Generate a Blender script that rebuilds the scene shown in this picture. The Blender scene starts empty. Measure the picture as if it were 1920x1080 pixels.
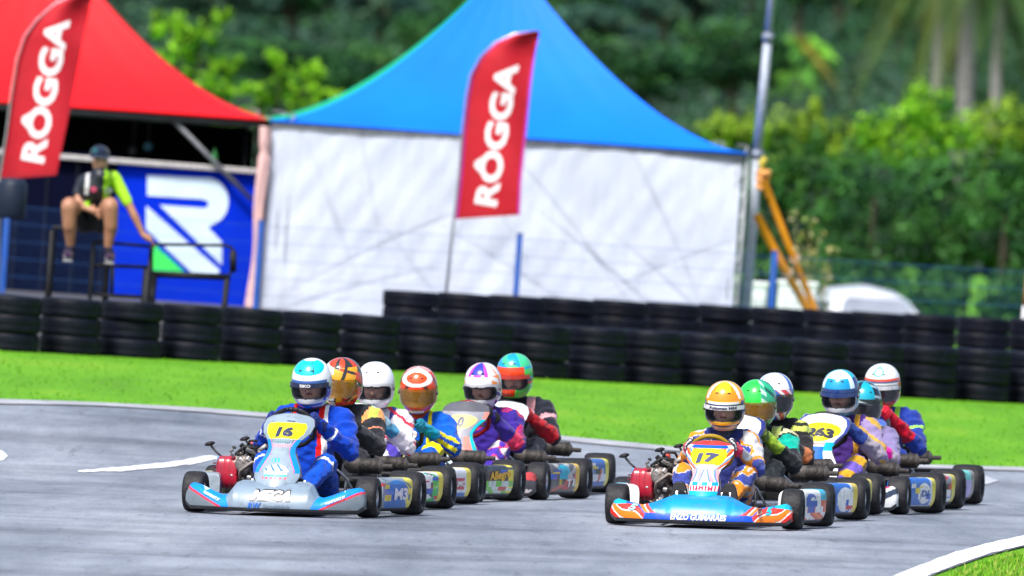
import bpy, bmesh, math, random
import numpy as np
from mathutils import Vector, Matrix, Euler
from mathutils.bvhtree import BVHTree
from mathutils import noise as mnoise
R = math.radians
random.seed(7)
SC = bpy.context.scene
COL = SC.collection

# ------------------------------------------------------------------ camera
CAM_H, FPX = 3.0, 30000.0
ROLL, PITCH = R(4.0), math.atan(412.0 / FPX)
camd = bpy.data.cameras.new("camera")
camd.sensor_width = 36.0
camd.lens = FPX / 1920.0 * 36.0
camd.clip_start, camd.clip_end = 1.0, 6000.0
cam = bpy.data.objects.new("camera", camd)
COL.objects.link(cam)
cam.location = (0, 0, CAM_H)
cam.rotation_mode = 'QUATERNION'
CAMR = (Matrix.Rotation(R(90) - PITCH, 3, 'X') @ Matrix.Rotation(ROLL, 3, 'Z'))
cam.rotation_quaternion = CAMR.to_quaternion()
camd.dof.use_dof = True
camd.dof.focus_distance = 106.3
camd.dof.aperture_fstop = 5.6
SC.camera = cam

def at(px, py, Y):
    """point of the world at depth Y seen at pixel (px,py) of the 1920x1080 photo"""
    d = CAMR @ Vector(((px - 960) / FPX, (540 - py) / FPX, -1.0))
    t = Y / d.y
    return Vector((d.x * t, Y, CAM_H + d.z * t))

# ------------------------------------------------------------------ world, sun, exposure
SUN_EL, SUN_AZ = R(55), R(-28)        # azimuth from -Y (behind the camera), to the left
w = bpy.data.worlds.new("World"); SC.world = w; w.use_nodes = True
nt = w.node_tree; nt.nodes.clear()
sky = nt.nodes.new("ShaderNodeTexSky"); sky.sky_type = 'NISHITA'
sky.sun_disc = False; sky.sun_elevation = SUN_EL
sundir = Vector((math.sin(SUN_AZ) * math.cos(SUN_EL), -math.cos(SUN_AZ) * math.cos(SUN_EL), math.sin(SUN_EL)))
sky.sun_rotation = math.atan2(sundir.x, sundir.y)
sky.air_density = 1.0; sky.dust_density = 3.5; sky.ozone_density = 1.6
bg = nt.nodes.new("ShaderNodeBackground"); bg.inputs[1].default_value = 0.105
wo = nt.nodes.new("ShaderNodeOutputWorld")
nt.links.new(sky.outputs[0], bg.inputs[0]); nt.links.new(bg.outputs[0], wo.inputs[0])
sl = bpy.data.lights.new("sun", 'SUN'); sl.energy = 2.9; sl.angle = R(12); sl.color = (1, 0.97, 0.92)
so = bpy.data.objects.new("sun", sl); COL.objects.link(so)
so.rotation_mode = 'QUATERNION'; so.rotation_quaternion = sundir.to_track_quat('Z', 'Y')
SC.view_settings.view_transform = 'Standard'; SC.view_settings.look = 'None'
SC.view_settings.exposure = 0.85; SC.view_settings.gamma = 1.0
SC.cycles.max_bounces = 6; SC.cycles.transparent_max_bounces = 12

# ------------------------------------------------------------------ colours and materials
def hx(s):
    s = s.lstrip('#'); c = [int(s[i:i+2], 16) / 255 for i in (0, 2, 4)]
    return tuple(((v / 12.92) if v <= .04045 else ((v + .055) / 1.055) ** 2.4) for v in c)
MATS = {}
def mat(name, rough=.5, metal=0., coat=0., bump=0., bscale=60., var=.12, vscale=6., spec=.5, sheen=0., stretch=None, dirt=0., dirtcol=(.12,.11,.10)):
    if name in MATS: return MATS[name]
    m = bpy.data.materials.new(name); m.use_nodes = True
    n = m.node_tree.nodes; l = m.node_tree.links
    b = n["Principled BSDF"]
    a = n.new("ShaderNodeAttribute"); a.attribute_name = "Col"
    tc = n.new("ShaderNodeTexCoord")
    src = tc.outputs['Object']
    if stretch:
        mp = n.new("ShaderNodeMapping"); mp.inputs['Scale'].default_value = stretch
        l.new(src, mp.inputs[0]); src = mp.outputs[0]
    nz = n.new("ShaderNodeTexNoise"); nz.inputs['Scale'].default_value = vscale; nz.inputs['Detail'].default_value = 5
    l.new(src, nz.inputs['Vector'])
    mr = n.new("ShaderNodeMapRange"); mr.inputs[1].default_value = .3; mr.inputs[2].default_value = .7
    mr.inputs[3].default_value = 1 - var; mr.inputs[4].default_value = 1 + var
    l.new(nz.outputs[0], mr.inputs[0])
    mx = n.new("ShaderNodeVectorMath"); mx.operation = 'SCALE'
    l.new(a.outputs['Color'], mx.inputs[0]); l.new(mr.outputs[0], mx.inputs['Scale'])
    colout = mx.outputs[0]
    if dirt > 0:
        n2 = n.new("ShaderNodeTexNoise"); n2.inputs['Scale'].default_value = vscale * 2.3; n2.inputs['Detail'].default_value = 9
        n2.inputs['Roughness'].default_value = .7
        l.new(src, n2.inputs['Vector'])
        m2 = n.new("ShaderNodeMapRange"); m2.inputs[1].default_value = .52; m2.inputs[2].default_value = .75
        m2.inputs[3].default_value = 0; m2.inputs[4].default_value = dirt; l.new(n2.outputs[0], m2.inputs[0])
        mm = n.new("ShaderNodeMix"); mm.data_type = 'RGBA'
        l.new(m2.outputs[0], mm.inputs[0]); l.new(colout, mm.inputs[6]); mm.inputs[7].default_value = (*dirtcol, 1)
        colout = mm.outputs[2]
    l.new(colout, b.inputs['Base Color'])
    b.inputs['Roughness'].default_value = rough; b.inputs['Metallic'].default_value = metal
    b.inputs['Coat Weight'].default_value = coat; b.inputs['Coat Roughness'].default_value = .08
    b.inputs['Specular IOR Level'].default_value = spec
    if sheen: b.inputs['Sheen Weight'].default_value = sheen
    if bump:
        nb = n.new("ShaderNodeTexNoise"); nb.inputs['Scale'].default_value = bscale; nb.inputs['Detail'].default_value = 4
        l.new(src, nb.inputs['Vector'])
        bp = n.new("ShaderNodeBump"); bp.inputs['Strength'].default_value = bump; bp.inputs['Distance'].default_value = .02
        l.new(nb.outputs[0], bp.inputs['Height']); l.new(bp.outputs[0], b.inputs['Normal'])
    MATS[name] = m
    return m
M_PAINT = mat("glossy_plastic", .36, coat=.25, var=.10, vscale=9, dirt=.6, bump=.05, bscale=25)
M_HELM = mat("helmet_shell", .18, coat=.8, var=.03)
M_CLOTH = mat("suit_cloth", .85, spec=.15, bump=.9, bscale=17, var=.14, vscale=22, sheen=.15)
M_GLOVE = mat("glove_cloth", .8, bump=.4, bscale=60, var=.1, vscale=30)
M_SKIN = mat("skin", .5, var=.1, vscale=12)
M_RUB = mat("rubber", .62, spec=.3, bump=.25, bscale=40, var=.25, vscale=14, dirt=.5, dirtcol=(.07, .068, .066))
M_WALLTYRE = mat("old_rubber", .52, bump=.35, bscale=14, var=.4, vscale=5, spec=.17, dirt=.35, dirtcol=(.014, .018, .032))
M_MET = mat("metal", .32, metal=.85, bump=.1, var=.2, vscale=30)
M_DULL = mat("dull_metal", .6, metal=.4, bump=.3, var=.3, vscale=25)
M_PLAS = mat("matte_plastic", .5, spec=.25, var=.12)
M_FAB = mat("banner_cloth", .8, spec=.06, bump=.25, bscale=8, var=.08, vscale=3)
M_TARP = mat("tarp", .5, bump=.35, bscale=2.2, var=.05, vscale=1.3, dirt=.35, dirtcol=(.42, .40, .38))
M_LEAF = mat("leaves", .55, var=.45, vscale=.8, spec=.15)
M_BARK = mat("bark", .9, bump=.6, bscale=20, var=.3, vscale=9)
def glassy(name, col, alpha, rough=.06):
    m = bpy.data.materials.new(name); m.use_nodes = True
    n = m.node_tree.nodes; l = m.node_tree.links; b = n["Principled BSDF"]
    b.inputs['Base Color'].default_value = (*col, 1); b.inputs['Roughness'].default_value = rough
    b.inputs['Coat Weight'].default_value = .6; b.inputs['Alpha'].default_value = alpha
    nz = n.new("ShaderNodeTexNoise"); nz.inputs['Scale'].default_value = 7
    tc = n.new("ShaderNodeTexCoord"); l.new(tc.outputs['Object'], nz.inputs['Vector'])
    mr = n.new("ShaderNodeMapRange"); mr.inputs[3].default_value = rough; mr.inputs[4].default_value = rough + .12
    l.new(nz.outputs[0], mr.inputs[0]); l.new(mr.outputs[0], b.inputs['Roughness'])
    return m
V_CLEAR = glassy("visor_clear", (.02, .025, .04), .22)
V_DARK = glassy("visor_dark", (.01, .012, .02), .82)
V_AMBER = glassy("visor_amber", (.25, .12, .015), .72)
M_WINDOW = glassy("car_glass", (.05, .06, .08), 1.0)

# ------------------------------------------------------------------ mesh builder
class MB:
    def __init__(s): s.v = []; s.f = []; s.c = []; s.m = []; s.sm = []
    def add(s, vs, fs, col, mi=0, smooth=True):
        o = len(s.v); s.v += [tuple(p) for p in vs]
        for k, f in enumerate(fs):
            s.f.append(tuple(i + o for i in f))
            s.c.append(col[k] if isinstance(col, list) else col)
            s.m.append(mi); s.sm.append(smooth)
        return s
    def box(s, c, size, col, rot=None, mi=0, bev=0.):
        hx_, hy, hz = (q / 2 for q in size)
        if bev <= 0:
            P = [(x, y, z) for x in (-hx_, hx_) for y in (-hy, hy) for z in (-hz, hz)]
            F = [(0, 1, 3, 2), (4, 6, 7, 5), (0, 4, 5, 1), (2, 3, 7, 6), (0, 2, 6, 4), (1, 5, 7, 3)]
        else:
            bm = bmesh.new(); bmesh.ops.create_cube(bm, size=1)
            for v in bm.verts: v.co = Vector((v.co.x * size[0], v.co.y * size[1], v.co.z * size[2]))
            bmesh.ops.bevel(bm, geom=bm.edges[:], offset=bev, segments=3, affect='EDGES', profile=.6)
            bm.verts.index_update()
            P = [v.co[:] for v in bm.verts]; F = [tuple(v.index for v in f.verts) for f in bm.faces]; bm.free()
        c = Vector(c)
        if rot is not None:
            Rm = rot if isinstance(rot, Matrix) else Euler(rot).to_matrix()
            P = [Rm @ Vector(p) + c for p in P]
        else: P = [Vector(p) + c for p in P]
        return s.add(P, F, col, mi, bev > 0)
    def tube(s, pts, r, col, n=8, mi=0, cap=True, closed=False):
        pts = [Vector(p) for p in pts]; k = len(pts)
        rs = r if isinstance(r, (list, tuple)) else [r] * k
        vs = []; fs = []; up = None
        for i in range(k):
            if closed: d = pts[(i + 1) % k] - pts[i - 1]
            else: d = pts[min(i + 1, k - 1)] - pts[max(i - 1, 0)]
            if d.length < 1e-9: d = Vector((0, 0, 1))
            d.normalize()
            if up is None:
                up = Vector((0, 0, 1)) if abs(d.z) < .9 else Vector((1, 0, 0))
            a = (up - d * up.dot(d)).normalized(); b = d.cross(a); up = a
            for j in range(n):
                t = 2 * math.pi * j / n
                vs.append(pts[i] + (a * math.cos(t) + b * math.sin(t)) * rs[i])
        rng = k if closed else k - 1
        for i in range(rng):
            for j in range(n):
                i2 = (i + 1) % k
                fs.append((i * n + j, i * n + (j + 1) % n, i2 * n + (j + 1) % n, i2 * n + j))
        if cap and not closed:
            fs.append(tuple(range(n - 1, -1, -1))); fs.append(tuple((k - 1) * n + j for j in range(n)))
        return s.add(vs, fs, col, mi)
    def lathe(s, prof, col, n=24, M=None, mi=0, cols=None, cap=False):
        """profile (r, h) turned about local Z, M places it"""
        M = M or Matrix.Identity(4); vs = []; fs = []; cc = []
        for (r, h) in prof:
            for j in range(n):
                t = 2 * math.pi * j / n
                vs.append(M @ Vector((r * math.cos(t), r * math.sin(t), h)))
        for i in range(len(prof) - 1):
            for j in range(n):
                fs.append((i * n + j, i * n + (j + 1) % n, (i + 1) * n + (j + 1) % n, (i + 1) * n + j))
                cc.append(cols[i] if cols else col)
        if cap:
            fs.append(tuple(range(n - 1, -1, -1))); cc.append(col)
            fs.append(tuple((len(prof) - 1) * n + j for j in range(n))); cc.append(col)
        return s.add(vs, fs, cc, mi)
    def grid(s, fn, nu, nv, col, mi=0, wrapu=False, skip=None, smooth=True):
        """fn(u,v)->point on [0,1]^2 ; col colour or f(u,v,point)"""
        vs = []; fs = []; cc = []
        NU = nu if wrapu else nu + 1
        for i in range(NU):
            for j in range(nv + 1): vs.append(Vector(fn(i / nu, j / nv)))
        for i in range(nu):
            for j in range(nv):
                u, v = (i + .5) / nu, (j + .5) / nv
                a = i * (nv + 1) + j; b = ((i + 1) % NU) * (nv + 1) + j
                p = (vs[a] + vs[a + 1] + vs[b] + vs[b + 1]) / 4
                if skip and skip(u, v, p): continue
                fs.append((a, b, b + 1, a + 1))
                cc.append(col(u, v, p) if callable(col) else col)
        return s.add(vs, fs, cc, mi, smooth)
    def ell(s, c, r, col, nu=16, nv=10, mi=0, rot=None):
        c = Vector(c); Rm = Euler(rot).to_matrix() if rot else Matrix.Identity(3)
        rr = Vector(r) if not isinstance(r, (int, float)) else Vector((r, r, r))
        return s.grid(lambda u, v: c + Rm @ Vector((rr.x * math.cos(2*math.pi*u) * math.sin(math.pi*v), rr.y * math.sin(2*math.pi*u) * math.sin(math.pi*v), -rr.z * math.cos(math.pi*v))), nu, nv, col, mi, wrapu=True)
    def build(s, name, mats, parent=None, auto=None):
        me = bpy.data.meshes.new(name)
        me.from_pydata(s.v, [], s.f)
        if not isinstance(mats, (list, tuple)): mats = [mats]
        for m in mats: me.materials.append(m)
        me.polygons.foreach_set("material_index", s.m)
        me.polygons.foreach_set("use_smooth", s.sm)
        ca = me.color_attributes.new("Col", 'FLOAT_COLOR', 'CORNER')
        arr = np.ones((len(me.loops), 4), dtype=np.float32)
        tot = np.array([len(f) for f in s.f]); cc = np.array([(*c[:3], 1.) for c in s.c], dtype=np.float32)
        if len(tot): arr[:] = np.repeat(cc, tot, axis=0)
        ca.data.foreach_set("color", arr.ravel())
        me.update()
        o = bpy.data.objects.new(name, me); COL.objects.link(o)
        if parent: o.parent = parent
        return o
def tag(o, label=None, cat=None, group=None, kind=None):
    if label: o["label"] = label
    if cat: o["category"] = cat
    if group: o["group"] = group
    if kind: o["kind"] = kind
    return o
def empty(name, loc, label, cat, group=None, rot=(0, 0, 0), scale=1.):
    o = bpy.data.objects.new(name, None); COL.objects.link(o)
    o.location = loc; o.rotation_euler = rot; o.scale = (scale,) * 3; o.empty_display_size = .2
    return tag(o, label, cat, group)
def inst(src, parent=None, name=None):
    c = src.copy(); COL.objects.link(c)
    if name: c.name = name
    c.parent = parent
    return c
def text_geo(txt, size, bold=.012, shear=0., spacing=1.):
    """flat text in the XY plane, centred: verts, faces; width"""
    cu = bpy.data.curves.new("t", 'FONT'); cu.body = txt; cu.size = size; cu.offset = bold * size
    cu.resolution_u = 3; cu.align_x = 'CENTER'; cu.align_y = 'CENTER'; cu.shear = shear; cu.space_character = spacing
    ob = bpy.data.objects.new("t", cu); COL.objects.link(ob)
    dg = bpy.context.evaluated_depsgraph_get(); me = bpy.data.meshes.new_from_object(ob.evaluated_get(dg))
    bm = bmesh.new(); bm.from_mesh(me); bmesh.ops.triangulate(bm, faces=bm.faces[:])
    bmesh.ops.remove_doubles(bm, verts=bm.verts[:], dist=1e-6)
    long_ = [e for e in bm.edges if e.calc_length() > size * .35]
    if long_: bmesh.ops.subdivide_edges(bm, edges=long_, cuts=2)
    bmesh.ops.triangulate(bm, faces=bm.faces[:])
    bm.verts.index_update(); bm.faces.ensure_lookup_table()
    vs = [v.co.copy() for v in bm.verts]; fs = [tuple(v.index for v in f.verts) for f in bm.faces]
    bm.free(); bpy.data.objects.remove(ob); bpy.data.meshes.remove(me); bpy.data.curves.remove(cu)
    if vs:
        cx = (min(v.x for v in vs) + max(v.x for v in vs)) / 2; cy = (min(v.y for v in vs) + max(v.y for v in vs)) / 2
        vs = [Vector((v.x - cx, v.y - cy, 0)) for v in vs]
    return vs, fs
def decal(mb, txt, c, ex, ey, size, col, bvh=None, bold=.03, shear=0., off=.004, mi=0, wid=None, spacing=1.):
    """lettering laid onto the surface; ex/ey directions of writing; width fixed by wid"""
    ex = Vector(ex).normalized(); ey = Vector(ey).normalized(); nrm = ex.cross(ey).normalized(); c = Vector(c)
    vs, fs = text_geo(txt, size, bold, shear, spacing)
    if not vs: return
    if wid:
        W = max(v.x for v in vs) * 2; k = wid / W
        vs = [Vector((v.x * k, v.y, 0)) for v in vs]
    out = []
    for v in vs:
        p = c + ex * v.x + ey * v.y
        if bvh:
            h = bvh.ray_cast(p + nrm * .4, -nrm, .8)
            p = (h[0] + nrm * off) if h[0] is not None else p
        out.append(p)
    mb.add(out, fs, col, mi, False)
def bvh_of(mb): return BVHTree.FromPolygons([Vector(v) for v in mb.v], mb.f)

# ------------------------------------------------------------------ ground
def sstep(a, b, x):
    t = min(1, max(0, (x - a) / (b - a))); return t * t * (3 - 2 * t)
BANK = .042
def gz(x, y):
    k = 1 - sstep(117, 131, y)
    xx = 6 * math.tanh(x / 6)
    z = BANK * xx * k
    z -= .1 * sstep(105.5, 118, y) * (1 - sstep(119, 131, y))
    z -= 1.5 * sstep(189, 203, y)
    if y > 420: z += (y - 420) * .012
    if y > 1300: z += (y - 1300) * .12
    return z
def frange(a, b, s):
    o = []
    while a < b: o.append(a); a += s
    return o
YS = [-400, -100, 0] + frange(20, 80, 10) + frange(80, 136, 1.) + frange(136, 210, 3) + [220, 260, 320, 420, 520, 700, 1000, 1300, 1500, 1900, 2500]
XS = [-1500, -500, -150, -60, -30] + frange(-16, 16, .8) + [16, 30, 60, 150, 500, 1500]
def sheet(name, xs, ys, dz, m, col, clip=None):
    mb = MB(); vs = [(x, y, gz(x, y) + dz) for x in xs for y in ys]; n = len(ys); fs = []
    for i in range(len(xs) - 1):
        for j in range(n - 1):
            fs.append((i * n + j, (i + 1) * n + j, (i + 1) * n + j + 1, i * n + j + 1))
    mb.add(vs, fs, col)
    return mb.build(name, m)
def ground_mat(name, kind):
    m = bpy.data.materials.new(name); m.use_nodes = True
    n = m.node_tree.nodes; l = m.node_tree.links; b = n["Principled BSDF"]
    tc = n.new("ShaderNodeTexCoord")
    def noise(sc, det=5, stretch=None, rough=.6, rotz=0):
        src = tc.outputs['Object']
        if stretch:
            mp = n.new("ShaderNodeMapping"); mp.inputs['Scale'].default_value = stretch; mp.inputs['Rotation'].default_value = (0, 0, rotz)
            l.new(src, mp.inputs[0]); src = mp.outputs[0]
        z = n.new("ShaderNodeTexNoise"); z.inputs['Scale'].default_value = sc; z.inputs['Detail'].default_value = det; z.inputs['Roughness'].default_value = rough
        l.new(src, z.inputs['Vector']); return z.outputs[0]
    def ramp(src, stops):
        r = n.new("ShaderNodeValToRGB"); e = r.color_ramp.elements
        while len(e) < len(stops): e.new(.5)
        for k, (p, c) in enumerate(stops): e[k].position = p; e[k].color = (*c, 1)
        l.new(src, r.inputs[0]); return r.outputs[0]
    def mix(f, a, c, mode='MIX'):
        x = n.new("ShaderNodeMix"); x.data_type = 'RGBA'; x.blend_type = mode
        if isinstance(f, float): x.inputs[0].default_value = f
        else: l.new(f, x.inputs[0])
        l.new(a, x.inputs[6]); l.new(c, x.inputs[7]) if not isinstance(c, tuple) else setattr(x.inputs[7], 'default_value', (*c, 1))
        return x.outputs[2]
    if kind == 'grass':
        c1 = ramp(noise(1.1, 6, (1, .14, 1)), [(.25, (.075, .20, .008)), (.42, (.09, .27, .006)), (.55, (.11, .31, .007)), (.75, (.19, .345, .02))])
        c2 = ramp(noise(22, 4, (1, .12, 1)), [(.3, (.8, .82, .8)), (.7, (1.12, 1.1, 1.1))])
        c = mix(1., c1, c2, 'MULTIPLY')
        b.inputs['Roughness'].default_value = .8; b.inputs['Specular IOR Level'].default_value = .2
        bs = noise(30, 3); st = .25
    else:
        base = ramp(noise(.55, 9, (1, .10, 1), .72), [(.33, (.125, .145, .18)), (.5, (.22, .245, .295)), (.68, (.32, .35, .40))])
        str1 = ramp(noise(1.6, 7, (.45, .20, 1), .68, R(2)), [(.3, (.62, .63, .66)), (.48, (.95, .95, .95)), (.7, (1.18, 1.18, 1.17))])
        c = mix(.85, base, str1, 'MULTIPLY')
        str2 = ramp(noise(2.0, 5, (.10, .22, 1), .6, R(-7)), [(.36, (.55, .54, .55)), (.5, (1, 1, 1)), (.7, (1.08, 1.08, 1.08))])
        c = mix(.7, c, str2, 'MULTIPLY')
        gr = ramp(noise(60, 3, (1, .10, 1)), [(.25, (.72, .72, .74)), (.5, (1, 1, 1)), (.8, (1.25, 1.25, 1.25))])
        c = mix(.55, c, gr, 'MULTIPLY')
        sp = ramp(noise(9, 8, (1, .09, 1), .75), [(.56, (1, 1, 1)), (.70, (.45, .43, .42))])
        c = mix(.8, c, sp, 'MULTIPLY')
        b.inputs['Roughness'].default_value = .62; b.inputs['Specular IOR Level'].default_value = .45
        bs = noise(90, 3); st = .35
    l.new(c, b.inputs['Base Color'])
    bp = n.new("ShaderNodeBump"); bp.inputs['Strength'].default_value = st; bp.inputs['Distance'].default_value = .02
    l.new(bs, bp.inputs['Height']); l.new(bp.outputs[0], b.inputs['Normal'])
    return m
M_GRASS = ground_mat("grass_ground", 'grass'); M_ASPH = ground_mat("asphalt", 'asphalt')
M_LINE = mat("road_paint", .6, var=.15, vscale=5, dirt=.85, dirtcol=(.25, .26, .29), bump=.3, bscale=60)
tag(sheet("ground", XS, [y for y in YS if y <= 420], 0., M_GRASS, (.1, .3, .01)), kind="structure")
M_SLOPE = mat("slope_soil", .95, var=.4, vscale=.2, bump=.5, bscale=2)
tag(sheet("hillside", XS, [y for y in YS if y >= 420], 0., M_SLOPE, (.012, .035, .014)), kind="structure")
# the track: a strip across the view whose far edge runs in front of the grass band
def far_edge(x):
    return at(960 + x * 230, 815 + x * 15.5, 130.5).y + .25 * math.sin(x * .9) + (x - 0) * -.03 + .04 * math.sin(x * 5.3)
EDGE_PX = [(-60, 748), (0, 752), (200, 759), (385, 769), (700, 795), (1040, 820), (1300, 845), (1600, 872), (1920, 880), (2000, 882)]
def ground_at(px, py):
    Y = 110.
    for _ in range(60):
        p = at(px, py, Y); d = CAMR @ Vector(((px - 960) / FPX, (540 - py) / FPX, -1.)); 
        g = gz(p.x, Y); Y += (p.z - g) / (-d.z / d.y) * .5
        Y = max(20, min(400, Y))
    return at(px, py, Y)
edge = [ground_at(*p) for p in EDGE_PX]
edge = [(-40, edge[0].y + 1.5)] + [(p.x, p.y) for p in edge] + [(40, edge[-1].y + 3)]
def interp(tab, x):
    for a, b in zip(tab[:-1], tab[1:]):
        if x <= b[0]: return a[1] + (b[1] - a[1]) * (x - a[0]) / (b[0] - a[0])
    return tab[-1][1]
near = [ground_at(*p) for p in [(1660, 1130), (1745, 1082), (1800, 1062), (1855, 1043), (1925, 1026), (2000, 1008)]]
near = [(-40, 20.), (near[0].x - .8, 60.)] + [(p.x, p.y) for p in near] + [(40, near[-1].y + 8)]
mb = MB()
xs = [-40, -25] + frange(-14, 14, .1) + [25, 40]
NV = 60
def tr(i, j):
    x = xs[i]; a = interp(near, x); b = interp(edge, x) + .05 * mnoise.noise(Vector((x * 2.3, 0, 0))) + .03 * mnoise.noise(Vector((x * 9, 3, 0)))
    y = a + (b - a) * (j / NV); return (x, y, gz(x, y) + .006 + (.004 if j < NV else -.004))
vs = [tr(i, j) for i in range(len(xs)) for j in range(NV + 1)]
fs = [(i * (NV + 1) + j, (i + 1) * (NV + 1) + j, (i + 1) * (NV + 1) + j + 1, i * (NV + 1) + j + 1) for i in range(len(xs) - 1) for j in range(NV)]
mb.add(vs, fs, (.2, .2, .22)); tag(mb.build("track", M_ASPH), kind="structure")
def marking(top, bot, col=(.72, .74, .78), dz=.016, m=None):
    mb = MB(); n = 120
    def lerp(tab, t):
        k = t * (len(tab) - 1); i = min(int(k), len(tab) - 2); f = k - i
        return Vector(tab[i]) * (1 - f) + Vector(tab[i + 1]) * f
    def fn(u, v):
        q = lerp(top, u) * v + lerp(bot, u) * (1 - v); q.y += (v - .5) * 3.2 * mnoise.noise(Vector((q.x * .06, v * 3, 1))) + .8 * mnoise.noise(Vector((q.x * .2, v * 3, 4))); p = ground_at(q.x, q.y); return (p.x, p.y, gz(p.x, p.y) + dz)
    mb.grid(fn, n, 4, col)
    return tag(mb.build("road_marking", m or M_LINE), kind="structure")
marking([(146, 886), (230, 879), (320, 870), (366, 862), (392, 857), (418, 861)], [(146, 889), (230, 887), (320, 879), (372, 872), (402, 865), (418, 863)])
marking([(-40, 842), (4, 849), (14, 858)], [(-40, 872), (4, 867), (14, 859)])
marking([(1752, 884), (1800, 889), (1852, 897), (1872, 905)], [(1745, 889), (1790, 896), (1830, 909), (1815, 921)], col=(.42, .44, .48))
marking([(1640, 1098), (1695, 1076), (1780, 1043), (1850, 1023), (1990, 993)], [(1700, 1106), (1748, 1080), (1802, 1060), (1858, 1041), (1990, 1010)], col=(.80, .80, .82))
# bright worn concrete lip along the far edge
mb = MB()
def lipf(u, v):
    x = -9 + 18 * u; y = interp(edge, x) - .02 - 1.3 * v * (1 + .35 * mnoise.noise(Vector((x * .7, 5, 0)))); return (x, y, gz(x, y) + .02)
mb.grid(lipf, 200, 6, (.33, .34, .38)); tag(mb.build("track_edge_strip", mat("edge_concrete", .8, var=.3, vscale=3, dirt=.6, dirtcol=(.2, .2, .22), bump=.4)), kind="structure")

# gravel strip behind the tyre barrier
mb = MB(); xs2 = frange(-16, 16, 1.)
mb.grid(lambda u, v: (-16 + 32 * u, 151.6 + (-16 + 32 * u + 4.9) * .9 + (186.5 - 151.6 - (-16 + 32 * u + 4.9) * .9) * v, gz(-16 + 32 * u, 151.6 + (-16 + 32 * u + 4.9) * .9 + (186.5 - 151.6 - (-16 + 32 * u + 4.9) * .9) * v) + .012), 32, 12, (.07, .07, .075))
tag(mb.build("service_path", mat("gravel", .95, var=.5, vscale=9, bump=.8)), kind="structure")

# grass blades : the near corner and the far verge
rng = np.random.default_rng(3)
mb = MB(); V = []; F = []; Cc = []
def blade(x, y, h, wd, c):
    a = rng.uniform(0, math.pi); lx, ly = rng.normal(0, .35) * h, rng.normal(0, .35) * h; z = gz(x, y)
    o = len(V); dx, dy = math.cos(a) * wd, math.sin(a) * wd
    V.extend([(x - dx, y - dy, z), (x + dx, y + dy, z), (x + lx, y + ly, z + h)]); F.append((o, o + 1, o + 2)); Cc.append(c)
gcols = [(.10, .30, .012), (.14, .38, .015), (.20, .45, .02), (.30, .42, .05), (.06, .2, .01)]
for _ in range(34000):
    x = rng.uniform(2.2, 4.2); y = rng.uniform(88, 102)
    if y < interp(near, x) - .5 - .6 * rng.random() ** 2: blade(x, y, rng.uniform(.014, .045), .005, gcols[rng.integers(5)] if rng.random() < .9 else (.45, .4, .12))
for _ in range(30000):
    x = rng.uniform(-5.5, 6.5); y = rng.uniform(127, 159.6)
    if interp(edge, x) - .03 < y < 150.8 + (x + 4.9) * .9 and (rng.random() < .35 or y < interp(edge, x) + 1.5): blade(x, y, rng.uniform(.010, .026), .008, [(.09, .27, .005), (.11, .31, .007), (.14, .34, .01)][rng.integers(3)])
mb.v, mb.f, mb.c = V, F, Cc; mb.m = [0] * len(F); mb.sm = [False] * len(F)
tag(mb.build("grass", mat("grass_blades", .6, var=.2, spec=.2)), "short bright green mown grass on the verges", "grass", kind="stuff")
# ================================================================== tyre barriers
def tyre_mesh():
    mb = MB(); r, h = .292, .178
    prof = [(.17, .035), (.19, .012), (.235, 0.), (.266, .001), (.281, .006), (.2885, .018), (.291, .036)]
    # tread with grooves
    prof += [(.292, .068), (.2905, .071), (.2905, .075), (.292, .078), (.292, .11)]
    prof += [(.291, h - .036), (.2885, h - .018), (.281, h - .006), (.266, h - .001), (.235, h), (.19, h - .012), (.17, h - .035), (.17, .035)]
    mb.lathe(prof, (.0028, .0038, .0095), 40)
    return mb.build("tyre", M_WALLTYRE)
base_tyre = tyre_mesh(); first_tyre = [True]
def put_tyre(x, y, z, group, label, tilt=.008):
    if first_tyre[0]: o = base_tyre; first_tyre[0] = False
    else: o = inst(base_tyre)
    o.location = (x, y, z); o.rotation_euler = (random.gauss(0, tilt), random.gauss(0, tilt), random.uniform(0, 6.28))
    s = random.uniform(.985, 1.01); o.scale = (s, s, random.uniform(.985, 1.))
    if 'rear' in label: o.scale = (s * 1.045, s * 1.045, o.scale.z)
    tag(o, label, "tyre", group)
ORD = 'first second third fourth fifth sixth seventh eighth ninth tenth eleventh twelfth thirteenth fourteenth fifteenth sixteenth seventeenth eighteenth nineteenth'.split()
# front barrier: pixel positions of the joints along the top
joints = [-40, 72, 185, 300, 410, 525, 635, 745, 850, 955, 1062, 1168, 1272, 1376, 1480, 1586, 1690, 1790, 1888, 1985]
for a, b in zip(joints[:-1], joints[1:]):
    cx = (a + b) / 2
    Y = 150.8 + (159.9 - 150.8) * cx / 1900
    x = at(cx, 640 + cx * .045, Y + .28).x
    for k in range(3):
        put_tyre(x + random.gauss(0, .006), Y + .28 + random.gauss(0, .015), gz(x, Y) + k * .176 - .004,
                 "tyres stacked three high along the front barrier", "%s tyre of the %s stack from the left in the front barrier" % (("bottom", "middle", "top")[k], ORD[joints.index(a)]))
bj = [722, 822, 920, 1015, 1113, 1212, 1310, 1408, 1510, 1600, 1692, 1795, 1895, 1992]
for a, b in zip(bj[:-1], bj[1:]):
    cx = (a + b) / 2
    t = (cx - 722) / 1270
    Y = 172.5 + 7.5 * t
    yb = 547 + (cx - 775) * .0455
    ztop = at(cx, yb, Y).z
    x = at(cx, yb, Y + .28).x
    for k in range(3):
        put_tyre(x, Y + .28 + random.gauss(0, .015), ztop - .176 * (3 - k), "tyres of the second barrier behind", "%s tyre of the %s stack from the left in the rear barrier" % (("bottom", "middle", "top")[k], ORD[bj.index(a)]))

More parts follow.
